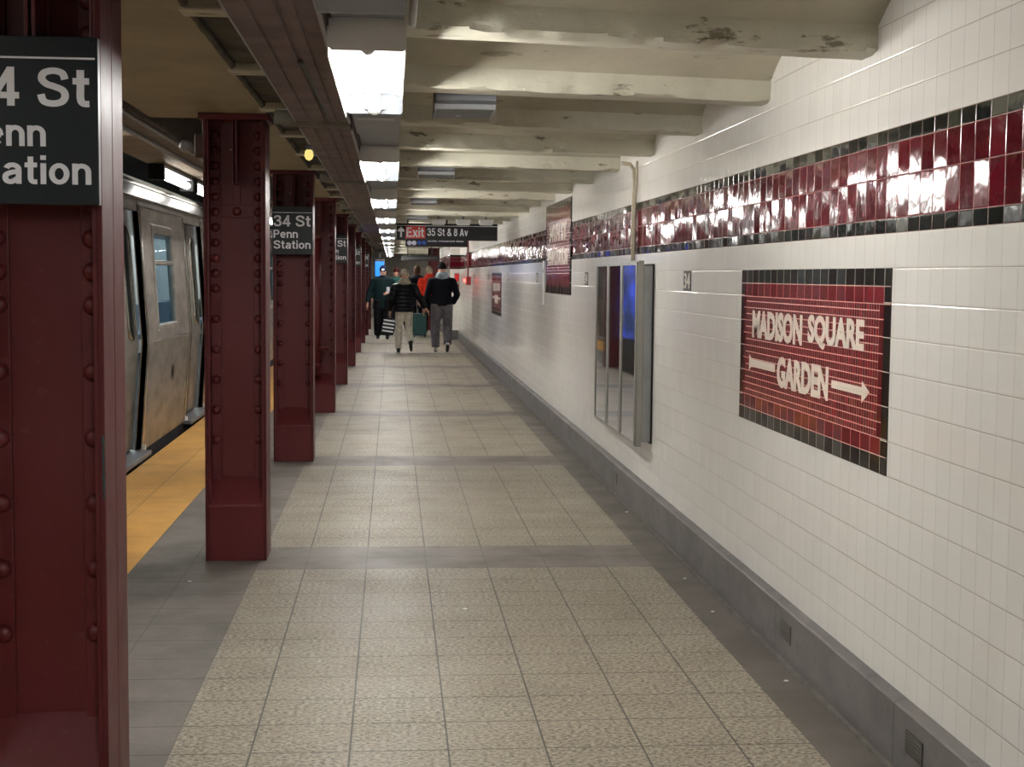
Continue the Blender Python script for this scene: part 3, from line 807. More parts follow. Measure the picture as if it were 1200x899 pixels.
# litter flecks
for i, (x, y) in enumerate(((1.46, 6.9), (1.50, 8.9), (1.44, 6.2), (1.47, 5.1), (-.98, 6.93), (.33, 6.3))):
    m = MB(); r = .006+.003*random.random()
    m.prism([(r*cos(a)*random.uniform(.6, 1.1)*1.4, r*sin(a)*random.uniform(.6, 1.1)) for a in [j*pi/3 for j in range(6)]], 2, 0, .003)
    o = m.build('paper_scrap', SIGNWHT, loc=(x, y, .0005)); tag(o, ['tiny pale scrap on the dark strip by the wall', 'tiny pale scrap on the dark strip below the glass cabinet', 'tiny pale scrap on the dark strip, third from the camera',
        'nearest tiny pale scrap on the dark strip by the wall', 'tiny pale scrap on the grey floor near the yellow strip', 'tiny pale scrap in the middle of the granite tiles'][i], 'litter', 'scraps of litter')

# ------------------------------------------------------------------ hanging exit signs
def exit_sign():
    t = thing('exit_sign', 'black hanging sign with red Exit panel reading 35 St & 8 Av', 'sign', (0, 19.0, 0))
    MB().box(.046, 1.394, 0, .04, 1.962, 2.185).build('sign_panel', BLACKM, t, bevel=.004)
    MB().box(.046, 1.39, -.002, 0, 2.150, 2.156).box(.044, .052, -.002, 0, 1.99, 2.156).build('stripe', SIGNWHT, t)
    MB().box(.172, .435, -.003, 0, 1.985, 2.150).build('red_panel', SIGNRED, t)
    link_mesh('exit_lettering', fit_cap(stroke_text('Exit'), .185, .415, 2.003, 2.130), SIGNWHT, t, (0, -.0035, 0))
    link_mesh('lettering', fit_cap(stroke_text('35 St & 8 Av'), .458, 1.0, 2.022, 2.122), SIGNWHT, t, (0, -.0005, 0))
    MB().prism([(.100, 2.0), (.124, 2.0), (.124, 2.075), (.155, 2.075), (.155, 2.092), (.112, 2.140), (.069, 2.092), (.069, 2.075), (.100, 2.075)], 1, -.003, 0).build('arrow', SIGNWHT, t)
    for x in (.2, .72, 1.25): MB().box(x-.01, x+.01, .01, .03, 2.185, 2.24).build('hanger', BLACKM, t)
    return t
exit_sign()
for i, x in enumerate((.60, .93, 1.23)):
    t = thing('sign_lamp', ['left of three small white lamps above the exit sign', 'middle of three small white lamps above the exit sign', 'right of three small white lamps above the exit sign'][i], 'lamp', (x, 18.82, 0), 0, 'lamps above the exit sign')
    MB().prism([(-.10, 2.235), (-.085, 2.165), (.085, 2.165), (.10, 2.235)], 1, -.06, .06).build('housing', WHITEM, t, bevel=.01); MB().tube([(0, 0, 2.22), (0, 0, 2.45)], .012, 8).build('stem', GALVD, t)
    MB().box(-.07, .07, -.04, .04, 2.161, 2.166).build('lens', simple('frosted lens', srgb(235, 235, 225), .3), t)
t = thing('direction_sign', 'lower black hanging sign with white and blue route marks, just behind the exit sign', 'sign', (0, 23.0, 0))
MB().box(.204, 1.206, 0, .04, 1.955, 2.14).build('sign_panel', BLACKM, t, bevel=.004)
link_mesh('lettering', fit(text_mesh('Street mezzanine exits', .1, .002, .001), .56, 1.14, 2.035, 2.085), SIGNWHT, t, (0, -.002, 0))
for x in (.27, .345): MB().lathe([(.038, 0), (.038, -.003)], (x, 0, 2.015), 'y', 18).build('white_bullet', SIGNWHT, t)
for x in (.43, .505): MB().lathe([(.033, 0), (.033, -.003)], (x, 0, 2.02), 'y', 18).build('blue_bullet', BLUES, t)
for x in (.4, 1.0): MB().box(x-.01, x+.01, .01, .03, 2.14, 2.24).build('hanger', BLACKM, t)
t = thing('overhead_sign', 'distant dark hanging sign above the crowd', 'sign', (0, 33.0, 0))
MB().box(.196, 1.082, 0, .05, 1.83, 1.945).build('sign_panel', BLACKM, t, bevel=.004)
MB().box(.25, 1.02, -.002, 0, 1.888, 1.894).build('stripe', GALVD, t)
for x in (.35, .9): MB().box(x-.01, x+.01, .01, .03, 1.945, 2.46).build('hanger', BLACKM, t)
# blue screens
t = thing('overhead_screen', 'bright blue hanging information screen far down the left side', 'screen', (-.33, 37.0, 0))
MB().box(-.13, .13, 0, .08, 1.42, 1.90).build('case', BLACKM, t, bevel=.01)
MB().box(-.115, .115, -.004, 0, 1.46, 1.84).build('display', emitter('blue screen glow', (.01, .25, 1), .6), t)
MB().box(-.01, .01, .03, .05, 1.90, 2.168).build('hanger', BLACKM, t)
t = thing('information_kiosk', 'tall digital kiosk between the fifth and sixth columns, seen mirrored in the cabinet glass', 'kiosk', (-.78, 21.6, 0))
MB().box(-.12, .06, -.95, .95, 0, 1.95).build('case', BLACKM, t, bevel=.01)
km = Mat('kiosk display'); x_, y_, z_ = km.xyz(); kn = km.noise(1.8, 3, .6)
km.set(color=(0, 0, 0), ecol=km.cmix(kn.smooth(.42, .62), (.01, .02, .06), (.03, .09, .9)), estr=.7)
MB().box(.06, .066, -.88, .88, .55, 1.85).build('display', km.m, t)

# ------------------------------------------------------------------ track side: overhead steel, lamps, train
o = MB(); o.prism([(-1.62, 2.35), (-1.38, 2.35), (-1.38, 2.37), (-1.49, 2.375), (-1.49, 2.70), (-1.51, 2.70), (-1.51, 2.375), (-1.62, 2.37)], 1, Y0+.1, 45)
tag(o.build('track_girder', simple('grey brown girder paint', srgb(120, 108, 100), .5, .1, .2, 6)), 'long grey steel girder above the platform edge with bright flange lines', 'girder')
o = MB(); o.tube([(-1.40, Y0+.2, 2.335), (-1.40, 45, 2.335)], .012, 8); tag(o.build('edge_conduit', GALV), 'upper thin bright conduit along the track girder', 'conduit')
o = MB(); o.tube([(-1.55, Y0+.2, 2.335), (-1.55, 45, 2.335)], .014, 8); tag(o.build('edge_conduit', GALV), 'lower thin bright conduit along the track girder', 'conduit')
o = MB(); o.prism([(-2.02, 2.40), (-1.66, 2.44), (-1.66, 2.52), (-2.02, 2.52)], 1, Y0+.1, 45)
tag(o.build('lamp_ledge', simple('tan lamp ledge paint', srgb(150, 132, 112), .6, 0, .15, 6)), 'tan ledge above the train carrying the track lamps', 'ledge')
def make_track_lamp():
    t = thing('track_lamp', '', 'lamp', (0, 0, 0), 0, 'fluorescent lamps above the train')
    MB().box(-2.02, -1.90, 0, 1.75, 2.375, 2.40).build('housing', GALVD, t)
    for y in (-.03, 1.72): MB().box(-2.02, -1.89, y, y+.06, 2.27, 2.40).build('lamp_holder', BLACKM, t, bevel=.005)
    MB().lathe([(.004, .03), (.033, .035), (.033, 1.715), (.004, 1.72)], (-1.95, 0, 2.325), 'y', 12).build('tube', TUBE2, t)
    return t
tl = make_track_lamp()
for i, y in enumerate((1.0, 4.6, 8.15, 12.1, 14.1, 18.0, 22.0, 26.0, 30, 34)):
    o = tl if i == 0 else copy_tree(tl); o.location = (0, y, 0)
    o['label'] = {3: 'bright white fluorescent lamp above the train, seen between the first two columns', 4: 'second track lamp, its bright tip showing just left of the second column'}.get(i, 'track lamp above the train hidden behind columns')
t = thing('loudspeaker', 'small brown loudspeaker with a round grey horn tucked behind the second column top', 'speaker', (-1.09, 8.0, 2.16))
MB().box(.01, .10, -.05, .05, -.03, .10).build('bracket_box', simple('brown metal', srgb(96, 70, 62), .5, .2), t, bevel=.006)
MB().lathe([(.02, -.02), (.03, 0), (.038, .02), (.034, .03)], (-.035, -.07, .03), 'y', 16).build('horn', GALV, t)
MB().tube([(.055, 0, .10), (.055, 0, .20)], .01, 8).build('stem', GALVD, t)

def train():
    t = thing('subway_train', 'stainless steel subway train standing at the platform with open door bays', 'train', (0, 0, 0))
    # side profile: (x, z) from sill to cove; widest at the belt line
    Z = [.045, .92, 2.10]; Xs = [-2.035, -1.972, -2.045]
    def sx(z):
        return Xs[0]+(Xs[1]-Xs[0])*(z-Z[0])/(Z[1]-Z[0]) if z < Z[1] else Xs[1]+(Xs[2]-Xs[1])*(z-Z[1])/(Z[2]-Z[1])
    T = .05
    ya, yb = -3, 44; per = 3.72; d0 = 14.10; dw = 1.30     # door bay starts at d0 (+k*per)
    doors = [d0+per*k for k in range(-4, 9)]
    wins = []
    def panel(y0, y1, z0, z1, mb, dx=0):
        zs = [z0]+([Z[1]] if z0 < Z[1] < z1 else [])+[z1]
        for a, b in zip(zs, zs[1:]):
            i = len(mb.v); xa, xb = sx(a)+dx, sx(b)+dx
            mb.v += [(xa, y0, a), (xa, y1, a), (xb, y1, b), (xb, y0, b), (xa-T, y0, a), (xa-T, y1, a), (xb-T, y1, b), (xb-T, y0, b)]
            for f in ((0, 1, 2, 3), (7, 6, 5, 4), (0, 4, 5, 1), (3, 2, 6, 7), (0, 3, 7, 4), (1, 5, 6, 2)): mb.f.append(tuple(i+k for k in f)); mb.sm.append(False)
    for k in range(len(doors)-1):
        p0, p1 = doors[k]+dw, doors[k+1]; L = p1-p0
        w0, w1 = p0+.58, p0+1.62; wz0, wz1 = 1.03, 1.875
        m = MB()
        panel(p0, p1, Z[0], wz0, m); panel(p0, w0, wz0, wz1, m); panel(w1, p1, wz0, wz1, m); panel(p0, p1, wz1, Z[2], m)
        m.build('side_panel', STEEL, t, bevel=0)
        s = MB(); panel(p0+.28, p1-.05, .915, .925, s, .006); s.build('belt_seam', STEELB, t)
        s = MB(); panel(p0, p1, 2.035, 2.042, s, .004); s.build('cornice_seam', simple('dark seam', srgb(70, 66, 62), .6) if k == 0 else bpy.data.materials['dark seam'], t)
        # corner posts of the panel
        for q0_, q1_ in ((p0, p0+.06), (p1-.05, p1)): s = MB(); panel(q0_, q1_, Z[0]+.02, 2.03, s, .010); s.build('door_post', STEELB, t)
        # window frame with two panes
        f = MB(); e = .055
        panel(w0-.01, w1+.01, wz0-.035, wz0+.03, f, .012); panel(w0-.01, w1+.01, wz1-.05, wz1+.035, f, .012); panel(w0-.02, w0+.028, wz0, wz1, f, .012); panel(w1-.028, w1+.02, wz0, wz1, f, .012)
        panel(w0, w1, 1.565, 1.605, f, .012)
        wf = f.build('window_frame', STEEL, t, bevel=.012)
        g2 = MB(); panel(w0+.028, w1-.028, wz0+.03, 1.565, g2, -.010); panel(w0+.028, w1-.028, 1.605, wz1-.05, g2, -.010); g2.build('window_pane', TGLASS, wf)
        h = MB(); h.rings([[(sx(.60)+.004+.012*sin(pi*q/8), p0+1.42+.035*cos(a)*(1-abs(q-4)/9), .60+.075*sin(a)*(1-abs(q-4)/9)) for a in [2*pi*j/16 for j in range(16)]] for q in range(0, 5)])
        h.build('grab_recess', STEELB, t)
    for y in doors:
        # two leaves, each with a tall round-ended window, set back in the opening
        for (a, b) in ((y, y+dw/2-.03), (y+dw/2+.03, y+dw)):
            m = MB(); wy0, wy1 = a+.20, b-.17; q0, q1 = .98, 1.85
            panel(a, b, .07, q0, m, -.07); panel(a, wy0, q0, q1, m, -.07); panel(wy1, b, q0, q1, m, -.07); panel(a, b, q1, 2.0, m, -.07)
            lf = m.build('door_leaf', STEEL, t)
            pts = []
            cy = (wy0+wy1)/2; hw = (wy1-wy0)/2+.02
            for q in range(24):
                an = 2*pi*q/24; zz = (q1-.12 if sin(an) >= 0 else q0+.12)+.14*sin(an); pts.append((cy+hw*cos(an)*1.0, zz))
            ring0 = [(sx(z)-.068, yy, z) for yy, z in pts]; ring1 = [(sx(z)-.055, cy+(yy-cy)*.97, z) for yy, z in pts]; ring2 = [(sx(z)-.060, cy+(yy-cy)*.78, (z-1.415)*.93+1.415) for yy, z in pts]
            MB().rings([ring0, ring1, ring2], caps=False).build('window_rim', STEELB, lf)
            gm = MB(); panel(wy0-.005, wy1+.005, q0-.02, q1+.02, gm, -.075); gm.build('window_pane', TGLASS, lf)
        m = MB(); m.box(-2.16, -2.12, y, y+dw, .03, 2.08); m.build('door_gasket', RUBBER, t)
        m = MB(); m.box(-2.15, -1.955, y-.05, y+dw+.05, .02, .055); m.build('threshold', GALVD, t, bevel=.006)
        m = MB(); panel(y, y+dw, 1.99, 2.10, m, -.005); m.build('door_header', STEEL, t)
        m = MB(); m.box(-2.04, -2.0, y-.045, y-.01, .06, .10).box(-2.04, -2.0, y+dw+.01, y+dw+.05, .06, .10); m.build('guide_block', WHITEM, t)
    # cove, gutter rail, roof, floor and far side
    m = MB(); m.prism([(-2.045, 2.10), (-2.10, 2.21), (-2.14, 2.21), (-2.10, 2.10)], 1, ya, yb); m.build('roof_cove', simple('grey roof cove', srgb(108, 104, 102), .35, .5), t)
    m = MB(); m.prism([(-2.035, 2.095), (-2.035, 2.104), (-2.06, 2.108), (-2.06, 2.095)], 1, ya, yb); m.build('gutter_line', STEELB, t)
    rings = []
    for q in range(300):
        y = ya+q*(yb-ya)/299; a = .008*mnoise.noise(Vector((y*3.1, 0, 0))); rings.append([(-2.10+a, y, 2.21), (-2.115, y, 2.24+a), (-2.15+a, y, 2.275), (-2.18, y, 2.28), (-2.18, y, 2.21)])
    MB().rings(rings).build('gutter_rail', STEEL, t)
    m = MB(); m.prism([(-2.14, 2.27), (-2.5, 2.42), (-3.2, 2.47), (-4.2, 2.42), (-4.6, 2.2), (-4.6, .05), (-4.55, .05), (-4.55, 2.15), (-4.2, 2.36), (-3.2, 2.42), (-2.5, 2.37), (-2.2, 2.26)], 1, ya, yb)
    m.build('roof_shell', simple('car interior wall', srgb(206, 208, 204), .5), t)
    m = MB(); m.box(-4.55, -2.1, ya, yb, -.15, .03); m.build('car_floor', DARKC, t)
    m = MB(); m.box(-2.09, -2.04, ya, yb, -.30, .045); m.build('sill_beam', DARKC, t)
    m = MB(); m.box(-3.5, -3.3, ya+.3, yb-.3, 2.33, 2.35); m.build('interior_light_strip', emitter('car interior light', (.85, .95, 1), 7.0), t)
    for k in range(len(doors)-1):
        p0, p1 = doors[k]+dw, doors[k+1]
        MB().box(-4.5, -4.1, p0, p1, .4, .5).box(-4.5, -4.4, p0, p1, .5, .95).build('bench', simple('grey blue seat', srgb(90, 108, 128), .5) if k == 0 else bpy.data.materials['grey blue seat'], t, bevel=.02)
    return t
train()

# ------------------------------------------------------------------ people
SKIN = simple('skin', srgb(196, 150, 128), .5, 0, .06, 10)
def ell_rings(pts, n=14):
    """pts: (x,y,z, rx, ry) centre and half-widths of horizontal rings"""
    return [[(x+rx*cos(2*pi*j/n), y+ry*sin(2*pi*j/n), z) for j in range(n)] for x, y, z, rx, ry in pts]
def limb(mb, pts, rs, n=12): 
    P = [Vector(p) for p in pts]
    # rounded ends
    a = (P[1]-P[0]).normalized(); b = (P[-1]-P[-2]).normalized()
    P = [P[0]-a*rs[0]*.8, P[0]-a*rs[0]*.4]+P+[P[-1]+b*rs[-1]*.4, P[-1]+b*rs[-1]*.8]
    R = [rs[0]*.35, rs[0]*.85]+list(rs)+[rs[-1]*.85, rs[-1]*.35]
    mb.tube(P, R, n)
def fuse(mb, name, mat, parent, voxel=.012, smooth=4):
    o = mb.build(name, mat, None)
    r = o.modifiers.new('r', 'REMESH'); r.mode = 'VOXEL'; r.voxel_size = voxel; r.use_smooth_shade = True
    s = o.modifiers.new('s', 'SMOOTH'); s.iterations = smooth; s.factor = .5
    dg = bpy.context.evaluated_depsgraph_get(); dg.update()
    me = bpy.data.meshes.new_from_object(o.evaluated_get(dg)); me.name = name
    for p in me.polygons: p.use_smooth = True
    o.modifiers.clear(); o.data = me
    if parent is not None: o.parent = parent
    return o
def make_person(label, loc, rz, h=1.75, jacket=None, pants=None, hat=None, hood=None, shoe=None, hair=None,
                arms=None, legs=None, puffy=False, long=.82, face=False, hand_r=None, scarf=None, width=1., voxel=.012, lw=1.):
    """local: facing +y, x to its right; z=0 ground. arms/legs: lists of joints"""
    k = h/1.75
    t = thing('person', label, 'person', loc, rz, None)
    V = lambda *p: tuple(q_*k for q_ in p)
    sh = .185*width
    arms = arms or {'l': [(-sh, 0, 1.42), (-sh-.06, -.02, 1.13), (-sh-.05, .06, .88)], 'r': [(sh, 0, 1.42), (sh+.06, -.02, 1.13), (sh+.05, .06, .88)]}
    legs = legs or {'l': [(-.09, 0, .90), (-.10, .02, .50), (-.10, -.03, .09)], 'r': [(.09, 0, .90), (.10, .02, .50), (.10, -.03, .09)]}
    # body: head, neck, torso, arms with hands, legs - one continuous surface
    b = MB()
    hz = 1.62
    b.rings(ell_rings([V(0, .005, hz-.13, .02, .02), V(0, .012, hz-.115, .045, .05), V(0, .010, hz-.07, .066, .080), V(0, 0, hz, .076, .096), V(0, -.005, hz+.06, .072, .088), V(0, -.01, hz+.105, .045, .055), V(0, -.01, hz+.12, .012, .015)]) if True else [])
    b.rings(ell_rings([V(0, 0, 1.40, .062, .06), V(0, .0, 1.47, .052, .052), V(0, .0, 1.54, .05, .052)]))
    if face:
        b.lathe([(.004*k, .02*k), (.012*k, .0), (.018*k, -.02*k), (.014*k, -.03*k), (.003*k, -.034*k)], V(0, .096, hz), 'z', 8)
    for s in (-1, 1): b.lathe([(.004, 0), (.02*k, .004), (.016*k, .014), (.004, .018)], V(s*.074, -.01, hz-.01), 'x', 10)
    b.rings(ell_rings([V(0, 0, .86, .11, .08), V(0, 0, .95, .145*width, .10), V(0, 0, 1.12, .12*width, .09), V(0, 0, 1.32, .155*width, .10), V(0, 0, 1.42, .13*width, .08), V(0, 0, 1.45, .06, .05)]))
    for s in 'lr':
        A = [V(*p) for p in arms[s]]; limb(b, A, [.048*k, .040*k, .028*k])
        # hand: palm, four fingers, thumb, slightly curled
        w = Vector(A[2]); d = (Vector(A[2])-Vector(A[1])).normalized(); sd = Vector((0, 1, 0)) if abs(d.y) < .8 else Vector((0, 0, 1))
        fwd = (sd-d*sd.dot(d)).normalized(); inn = d.cross(fwd).normalized()*(1 if s == 'l' else -1)
        pc = w+d*.055*k; limb(b, [w+d*.01, pc+d*.03*k], [.024*k, .030*k], 10)
        for q, (off, ln) in enumerate(((-.024, .062), (-.008, .074), (.008, .070), (.023, .056))):
            r0 = pc+d*.045*k+fwd*off*k*-1; r1 = r0+d*ln*.5*k+inn*.006*k; r2 = r1+d*ln*.38*k+inn*.02*k
            limb(b, [r0, r1, r2], [.0092*k, .0088*k, .0078*k], 8)
        th0 = w+d*.03*k+fwd*.025*k; limb(b, [th0, th0+d*.03*k+fwd*.018*k, th0+d*.058*k+fwd*.020*k+inn*.01*k], [.011*k, .0105*k, .009*k], 8)
        G = [V(*p) for p in legs[s]]; limb(b, G, [.075*k, .052*k, .036*k])
    fuse(b, 'body', SKIN, t, .008, 1)
    # trousers
    if pants:
        m = MB()
        m.rings(ell_rings([V(0, 0, .84, .13*width, .10), V(0, 0, .93, .162*width, .122), V(0, 0, 1.03, .15*width, .112)]))
        for s in 'lr':
            G = [Vector(V(*p)) for p in legs[s]]; mid = (G[0]+G[1])/2
            m.tube([G[0]+Vector((0, 0, .04)), mid, G[1], (G[1]+G[2])/2, G[2]+(G[1]-G[2]).normalized()*.01], [.100*k*lw, .090*k*lw, .078*k*lw, .074*k*lw, .068*k*lw], 14)
        fuse(m, 'trousers', pants, t, voxel, 3)
    if shoe:
        for s in 'lr':
            a = Vector(V(*legs[s][2])); kn = Vector(V(*legs[s][1])); dn = (a-kn).normalized()
            # foot points forward, perpendicular to the shank
            fo = Vector((0, 1, 0)); fo = (fo-dn*fo.dot(dn)).normalized()
            m = MB(); heel = a+dn*.045*k-fo*.045*k; toe = a+dn*.058*k+fo*.165*k
            limb(m, [a-dn*.02, a+dn*.03*k], [.045*k, .047*k]); limb(m, [heel, (heel+toe)/2, toe], [.036*k, .040*k, .030*k])
            sh_ = fuse(m, 'shoe', shoe, t, .009, 2)
            so = MB(); limb(so, [heel+dn*.022*k, (heel+toe)/2+dn*.026*k, toe+dn*.018*k], [.030*k, .033*k, .026*k]); so.build('sole', simple('dark sole', srgb(40, 40, 42), .7) if 'dark sole' not in bpy.data.materials else bpy.data.materials['dark sole'], sh_)
    if jacket:
        m = MB(); lo = long; pts = []
        n = 15
        for q in range(n):
            z = lo+(1.44-lo)*q/(n-1); u = q/(n-1)
            base = .178-.012*sin(u*pi)+(.010 if z > 1.25 else 0); dep = .130-.006*sin(u*pi)
            pf = (.014*abs(sin(q*pi/2)) if puffy else 0)
            pts.append(V(0, 0, z, (base+pf)*width, (dep+pf)))
        pts += [V(0, 0, 1.475, .125*width, .10), V(0, 0, 1.51, .085, .08)]
        m.rings(ell_rings(pts, 20))
        for s in 'lr':
            A = [Vector(V(*p)) for p in arms[s]]; pts_ = []; rs = []
            for q in range(11):
                u = q/10; p = A[0].lerp(A[1], u*2) if u < .5 else A[1].lerp(A[2], u*2-1)
                pts_.append(p); rs.append((.078-.024*u+(.008*(q % 2) if puffy else 0))*k)
            pts_[-1] = A[1].lerp(A[2], .93); m.tube(pts_, rs, 14)
            limb(m, [A[0]+Vector((0, 0, -.01)), A[0]+Vector((0, 0, -.06))], [.078*k, .076*k])
        fuse(m, 'jacket', jacket, t, voxel, 2 if puffy else 4)
    if hood:
        m = MB()
        m.rings(ell_rings([V(0, -.02, 1.42, .135, .10), V(0, -.04, 1.47, .14, .115), V(0, -.04, 1.53, .115, .11), V(0, -.03, 1.575, .085, .085)], 18)); fuse(m, 'hood', hood, t, .01, 2)
    if scarf:
        m = MB(); m.rings(ell_rings([V(0, .005, 1.42, .11, .10), V(0, .01, 1.47, .105, .105), V(0, .01, 1.52, .085, .09), V(0, .01, 1.54, .07, .075)], 16)); fuse(m, 'collar', scarf, t, .01, 2)
    if hat:
        m = MB(); m.rings(ell_rings([V(0, -.012, 1.63, .088, .104), V(0, -.012, 1.655, .091, .107), V(0, -.012, 1.70, .084, .099), V(0, -.012, 1.745, .060, .070), V(0, -.012, 1.768, .025, .03), V(0, -.012, 1.775, .008, .01)], 18))
        hh = fuse(m, 'knit_hat', hat, t, .009, 1)
    if hair:
        m = MB(); m.rings(ell_rings([V(0, -.035, 1.52, .06, .05), V(0, -.03, 1.58, .082, .075), V(0, -.022, 1.64, .086, .092), V(0, -.015, 1.70, .078, .09), V(0, -.012, 1.745, .045, .055), V(0, -.012, 1.76, .01, .01)], 16)); fuse(m, 'hair', hair, t, .01, 1)
    if face:
        for s in (-1, 1):
            MB().lathe([(.002, .004), (.008*k, 0), (.010*k, -.006)], V(s*.030, .088, hz+.012), 'y', 10).build('eye', BLACKM, t)
        MB().box(-.024*k, .024*k, .086*k, .092*k, (hz-.064)*k, (hz-.056)*k).build('mouth', simple('lips', srgb(140, 80, 76), .5) if 'lips' not in bpy.data.materials else bpy.data.materials['lips'], t)
    return t
def cloth(name, c, rough=.8, **k): return simple(name, c, rough, 0, .15, 14, .3, 50, spec=.15, **k)
NAVY = cloth('navy jacket cloth', srgb(15, 19, 30)); BLK = cloth('glossy black puffer', srgb(11, 12, 18), .42); BLKP = cloth('black trousers', srgb(10, 10, 14))
CREAMP = cloth('cream trousers', srgb(196, 190, 174)); GREYP = cloth('grey sweatpants', srgb(108, 104, 110)); TEAL = cloth('dark teal parka', srgb(6, 27, 31))
BEIGE = cloth('beige knit', srgb(176, 166, 148)); LGREY = cloth('light blue grey hood', srgb(142, 156, 166)); OLIVE = cloth('olive coat', srgb(44, 50, 46))
ORANGE = cloth('orange red jacket', srgb(230, 62, 40)); WSHOE = cloth('white trainers', srgb(190, 188, 184), .5); BSHOE = cloth('black shoes', srgb(26, 26, 28), .5)
# man, back to camera, right
make_person('person walking away in navy jacket, grey hood, black beanie and grey sweatpants', (.97, 28.0, 0), 0, 1.74, NAVY, GREYP, hat=cloth('black beanie', srgb(20, 20, 26)), hood=LGREY, shoe=WSHOE, width=1.18, long=.90, lw=1.22,
            arms={'l': [(-.205, 0, 1.41), (-.285, 0, 1.12), (-.34, .03, .86)], 'r': [(.205, 0, 1.41), (.30, -.05, 1.13), (.22, .10, .95)]},
            legs={'l': [(-.10, 0, .90), (-.13, .04, .50), (-.12, .0, .075)], 'r': [(.10, 0, .90), (.12, .05, .50), (.11, -.20, .16)]})
wm = make_person('person walking away in glossy black puffer coat, beige hat and cream trousers', (.23, 27.6, 0), 0, 1.60, BLK, CREAMP, hat=BEIGE, hood=BEIGE, shoe=BSHOE, puffy=True, width=1.15, long=.86,
            arms={'l': [(-.20, 0, 1.41), (-.275, -.02, 1.12), (-.30, .10, .87)], 'r': [(.20, 0, 1.41), (.32, .0, 1.16), (.46, .04, .93)]},
            legs={'l': [(-.09, 0, .90), (-.11, .05, .50), (-.12, .02, .075)], 'r': [(.09, 0, .90), (.10, .04, .50), (.13, -.24, .22)]})
lm = make_person('person facing the camera in dark teal parka, navy beanie and black trousers', (-.22, 33.5, 0), pi, 1.70, TEAL, BLKP, hat=cloth('navy beanie', srgb(26, 32, 60)), scarf=NAVY, shoe=BSHOE, width=1.42, long=.72, face=True, lw=1.35,
            arms={'l': [(-.21, 0, 1.41), (-.27, -.02, 1.14), (-.12, .22, 1.10)], 'r': [(.21, 0, 1.41), (.33, -.02, 1.12), (.37, .06, .86)]},
            legs={'l': [(-.10, 0, .90), (-.12, .06, .50), (-.11, .10, .075)], 'r': [(.10, 0, .90), (.12, .0, .48), (.12, -.08, .08)]})
MB().box(-.03, .03, .082, .092, 1.70*1.655/1.75, 1.70*1.685/1.75).build('hat_patch', SIGNWHT, lm)
gl = MB()
for s in (-1, 1): gl.lathe([(.020, 0), (.024, 0), (.024, .004), (.020, .004)], (s*.030, .096, 1.585), 'y', 14)
gl.build('glasses', BLACKM, lm)
t = thing('smartphone', 'phone held in front by the person in the teal parka', 'phone', (-.10, 33.26, 1.075))
MB().box(-.035, .035, -.006, .004, 0, .14).build('phone_body', simple('pale phone case', srgb(190, 190, 200), .3), t, bevel=.004)
make_person('person in dark red hat and pale teal jacket facing the camera behind the teal parka', (.10, 38.0, 0), pi, 1.68, cloth('pale teal jacket', srgb(40, 84, 78)), BLKP, hat=cloth('dark red hat', srgb(70, 24, 24)), shoe=BSHOE, face=True)
make_person('person in dark clothes walking away beside the teal suitcase', (.62, 36.0, 0), 0, 1.74, cloth('dark blue coat', srgb(12, 16, 28)), BLKP, hair=cloth('brown hair', srgb(90, 66, 50)), shoe=BSHOE, width=1.1, long=.7,
            arms={'l': [(-.2, 0, 1.41), (-.26, -.03, 1.12), (-.26, .02, .87)], 'r': [(.2, 0, 1.41), (.27, -.02, 1.12), (.26, .05, .86)]},
            legs={'l': [(-.09, 0, .90), (-.08, .10, .50), (-.06, .12, .075)], 'r': [(.09, 0, .90), (.12, .04, .50), (.16, -.16, .10)]})
op = make_person('person in short orange red jacket with pale hat, between the walking pair', (.90, 35.1, 0), 0, 1.70, ORANGE, BLKP, hat=BEIGE, hood=ORANGE, shoe=BSHOE, width=1.1, long=1.02)
make_person('person in dark green coat with a pale head beside the blue screen', (-.36, 40.5, 0), pi, 1.62, cloth('dark green coat', srgb(30, 60, 44)), BLKP, hair=cloth('grey hair', srgb(150, 146, 140)), shoe=BSHOE, face=True)
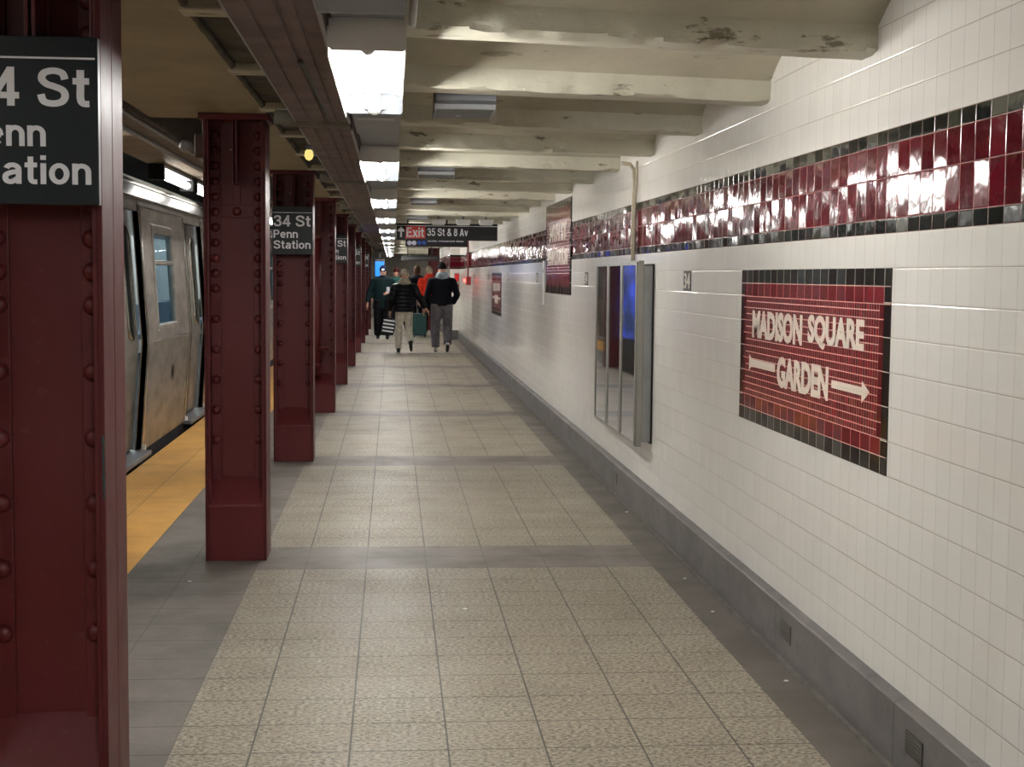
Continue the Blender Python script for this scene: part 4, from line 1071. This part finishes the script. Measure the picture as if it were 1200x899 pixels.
make_person('dark clothed person far off, head showing left of the beige hat', (.28, 40.0, 0), 0, 1.64, cloth('black green coat', srgb(26, 34, 30)), BLKP, hair=cloth('black hair', srgb(24, 20, 20)), shoe=BSHOE)
# striped carrier bag hanging from the woman's left hand
t = thing('carrier_bag', 'black carrier bag with white stripes hanging from a hand', 'bag', (-.10, 27.69, .33), 0)
b = MB(); rg = []
for q in range(7):
    u = q/6; hw = .115+.02*sin(pi*u)-.01*u; dp = .05+.02*sin(pi*u); z = .30*u; sx_ = .05*u
    rg.append([(sx_+a*hw, bb*dp, z) for a, bb in ((-1, -.6), (-.6, -1), (.6, -1), (1, -.6), (1, .6), (.6, 1), (-.6, 1), (-1, .6))])
b.rings(rg); b.build('bag_body', BLACKM, t, bevel=.01)
st = MB()
for q in range(4):
    z = .05+q*.068; sx_ = .05*z/.3; hw = .108
    st.v += [(sx_-hw, -.078, z+.03), (sx_+hw, -.078, z), (sx_+hw, -.078, z+.030), (sx_-hw, -.078, z+.06), (sx_-hw, -.066, z+.03), (sx_+hw, -.066, z), (sx_+hw, -.066, z+.03), (sx_-hw, -.066, z+.06)]
    i = q*8
    for f in ((0, 1, 2, 3), (7, 6, 5, 4), (0, 4, 5, 1), (3, 2, 6, 7), (0, 3, 7, 4), (1, 5, 6, 2)): st.f.append(tuple(i+k for k in f)); st.sm.append(False)
st.build('stripes', SIGNWHT, t)
MB().tube([(0, 0, .29), (.02, 0, .38), (.055, 0, .42), (.09, 0, .38), (.10, 0, .29)], .006, 8).build('handle', BLACKM, t)
t = thing('suitcase', 'teal wheeled suitcase standing between the walking pair', 'suitcase', (.66, 34.4, 0))
MB().box(-.16, .16, -.12, .12, .05, .58).build('shell', simple('teal suitcase shell', srgb(8, 58, 56), .4), t, bevel=.03, seg=3)
for a in (-1, 1):
    for bq in (-1, 1): MB().lathe([(.022, -.012), (.025, 0), (.022, .012)], (a*.13, bq*.09, .025), 'x', 12).build('wheel', BLACKM, t)
MB().tube([(-.07, .06, .57), (-.07, .06, .93), (.07, .06, .93), (.07, .06, .57)], .009, 8).build('handle', GALVD, t)
